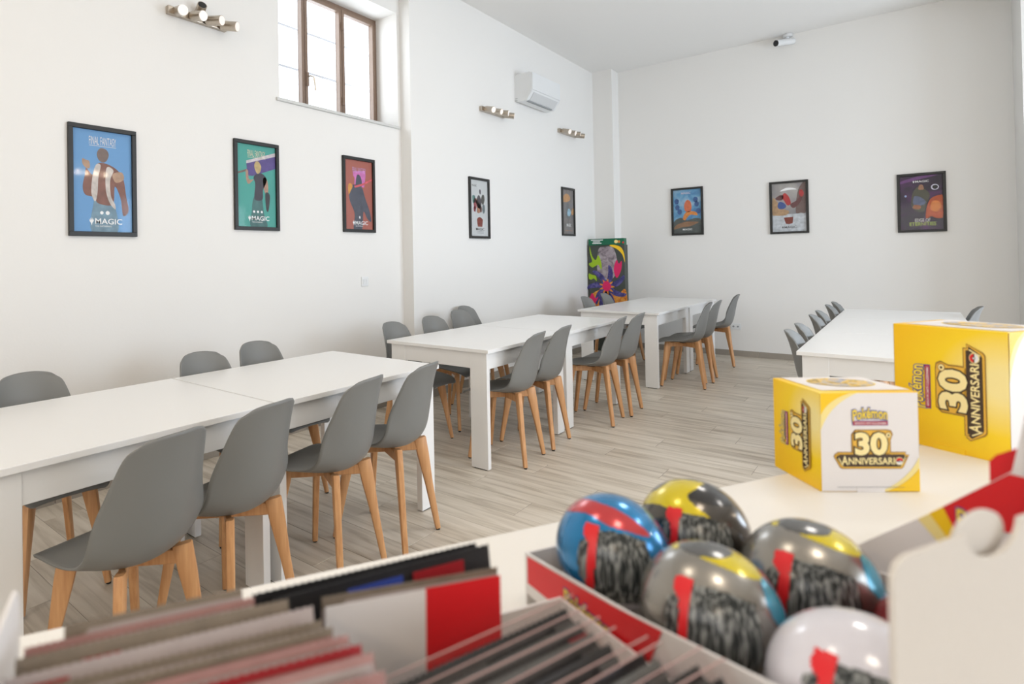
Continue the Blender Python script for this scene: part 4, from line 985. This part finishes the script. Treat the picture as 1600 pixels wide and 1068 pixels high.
GL, GR = 'pale foil packs in the left half of the tray', 'dark sleeved packs in the right half of the tray'
ORD = ['first', 'second', 'third', 'fourth', 'fifth', 'sixth', 'seventh', 'eighth', 'ninth', 'tenth', 'eleventh', 'twelfth', 'thirteenth', 'fourteenth']
# left half, from the far end toward the camera
LV = [.400, .388, .374, .360, .347, .335, .324, .312, .300, .288, .276, .264]
LR = [.055, .062, .080, .094, .095, .099, .104, .108, .111, .113, .113, .113]
LC = ['pale', 'pale', 'brown', 'pale', 'pale', 'pink', 'pale', 'pink', 'pale', 'pink', 'pink', 'brown']
CM = {'pale': PALE, 'pink': PINK, 'brown': BROWNF}
for k in range(12):
    bl = []
    if k in (1, 3, 5, 6, 8, 10): bl.append((.0, rnd.uniform(.12, .2), .84, .99, REDP if k == 1 else DRED))
    if k:
        a_ = .22
        while a_ < .92:
            b_ = a_ + rnd.uniform(.06, .22)
            bl.append((a_, min(b_, .98), rnd.uniform(.55, .85), rnd.uniform(.92, .985), rnd.choice([PINK, CARDW, PALE, BROWNF, CHAR2, DRED, BROWNF])))
            a_ = b_ + rnd.uniform(.02, .1)
    left = -.050 if k == 0 else -.074 + rnd.uniform(0, .006)
    pack(left, LV[k] - .052, LR[k] - left, .130 + rnd.uniform(-.003, .003), .42 + rnd.uniform(-.012, .012), rnd.uniform(-.015, .015), CM[LC[k]], bl,
         '%s foil pack, %s from the far end in the tray\'s left half' % (LC[k], ORD[k]), False, GL)
# far packs with dark corners, then the white and red one
pack(.066, .405, .178, .103, .12, .0, BLK, [(.45, .62, .86, .99, CARDW), (.70, .86, .84, .99, DRED)], 'black foil pack with pale and red print, farthest in the right half of the tray', False, GR, .015)
pack(.080, .396, .172, .103, .12, .02, BLK, [(.30, .55, .90, .99, BLUEP), (.60, .85, .82, .99, DRED)], 'black foil pack just behind the white and red pack', False, GR, .02)
pack(.101, .380, .137, .100, .08, .0, PALE, [(.01, .55, .05, .99, CARDW), (.55, 1.0, .05, .995, REDP)], 'white pack with a broad bright red end standing out in the tray', False, GR, -.05)
RU = [.289, .290, .287, .290, .303, .305, .322, .326, .328, .330, .331, .331]
RV = [.330, .317, .303, .289, .275, .263, .251, .240, .229, .218, .207, .196]
for k in range(8):
    bl = [(.02, .24, .45, .97, BLK), (.28, .56, .50, .95, CHAR2), (.60, .86, .50, .95, CHAR)]
    if k % 3 == 0: bl.append((.64, .72, .70, .86, LYEL))
    if k % 3 == 1: bl.append((.74, .84, .72, .88, DRED))
    bl.append((.90, .99, .55, .97, [CHAR2, DRED, CHAR2][k % 3]))
    w_ = .165
    pack(RU[k] - .013 - w_, RV[k] - .046, w_, .088 + rnd.uniform(-.002, .002), .55 + rnd.uniform(-.012, .012), rnd.uniform(-.008, .008), CHAR, bl,
         'dark foil pack in clear sleeve, %s counting from the red-ended pack toward the camera' % ORD[k], True, GR, .12 + rnd.uniform(-.012, .012))
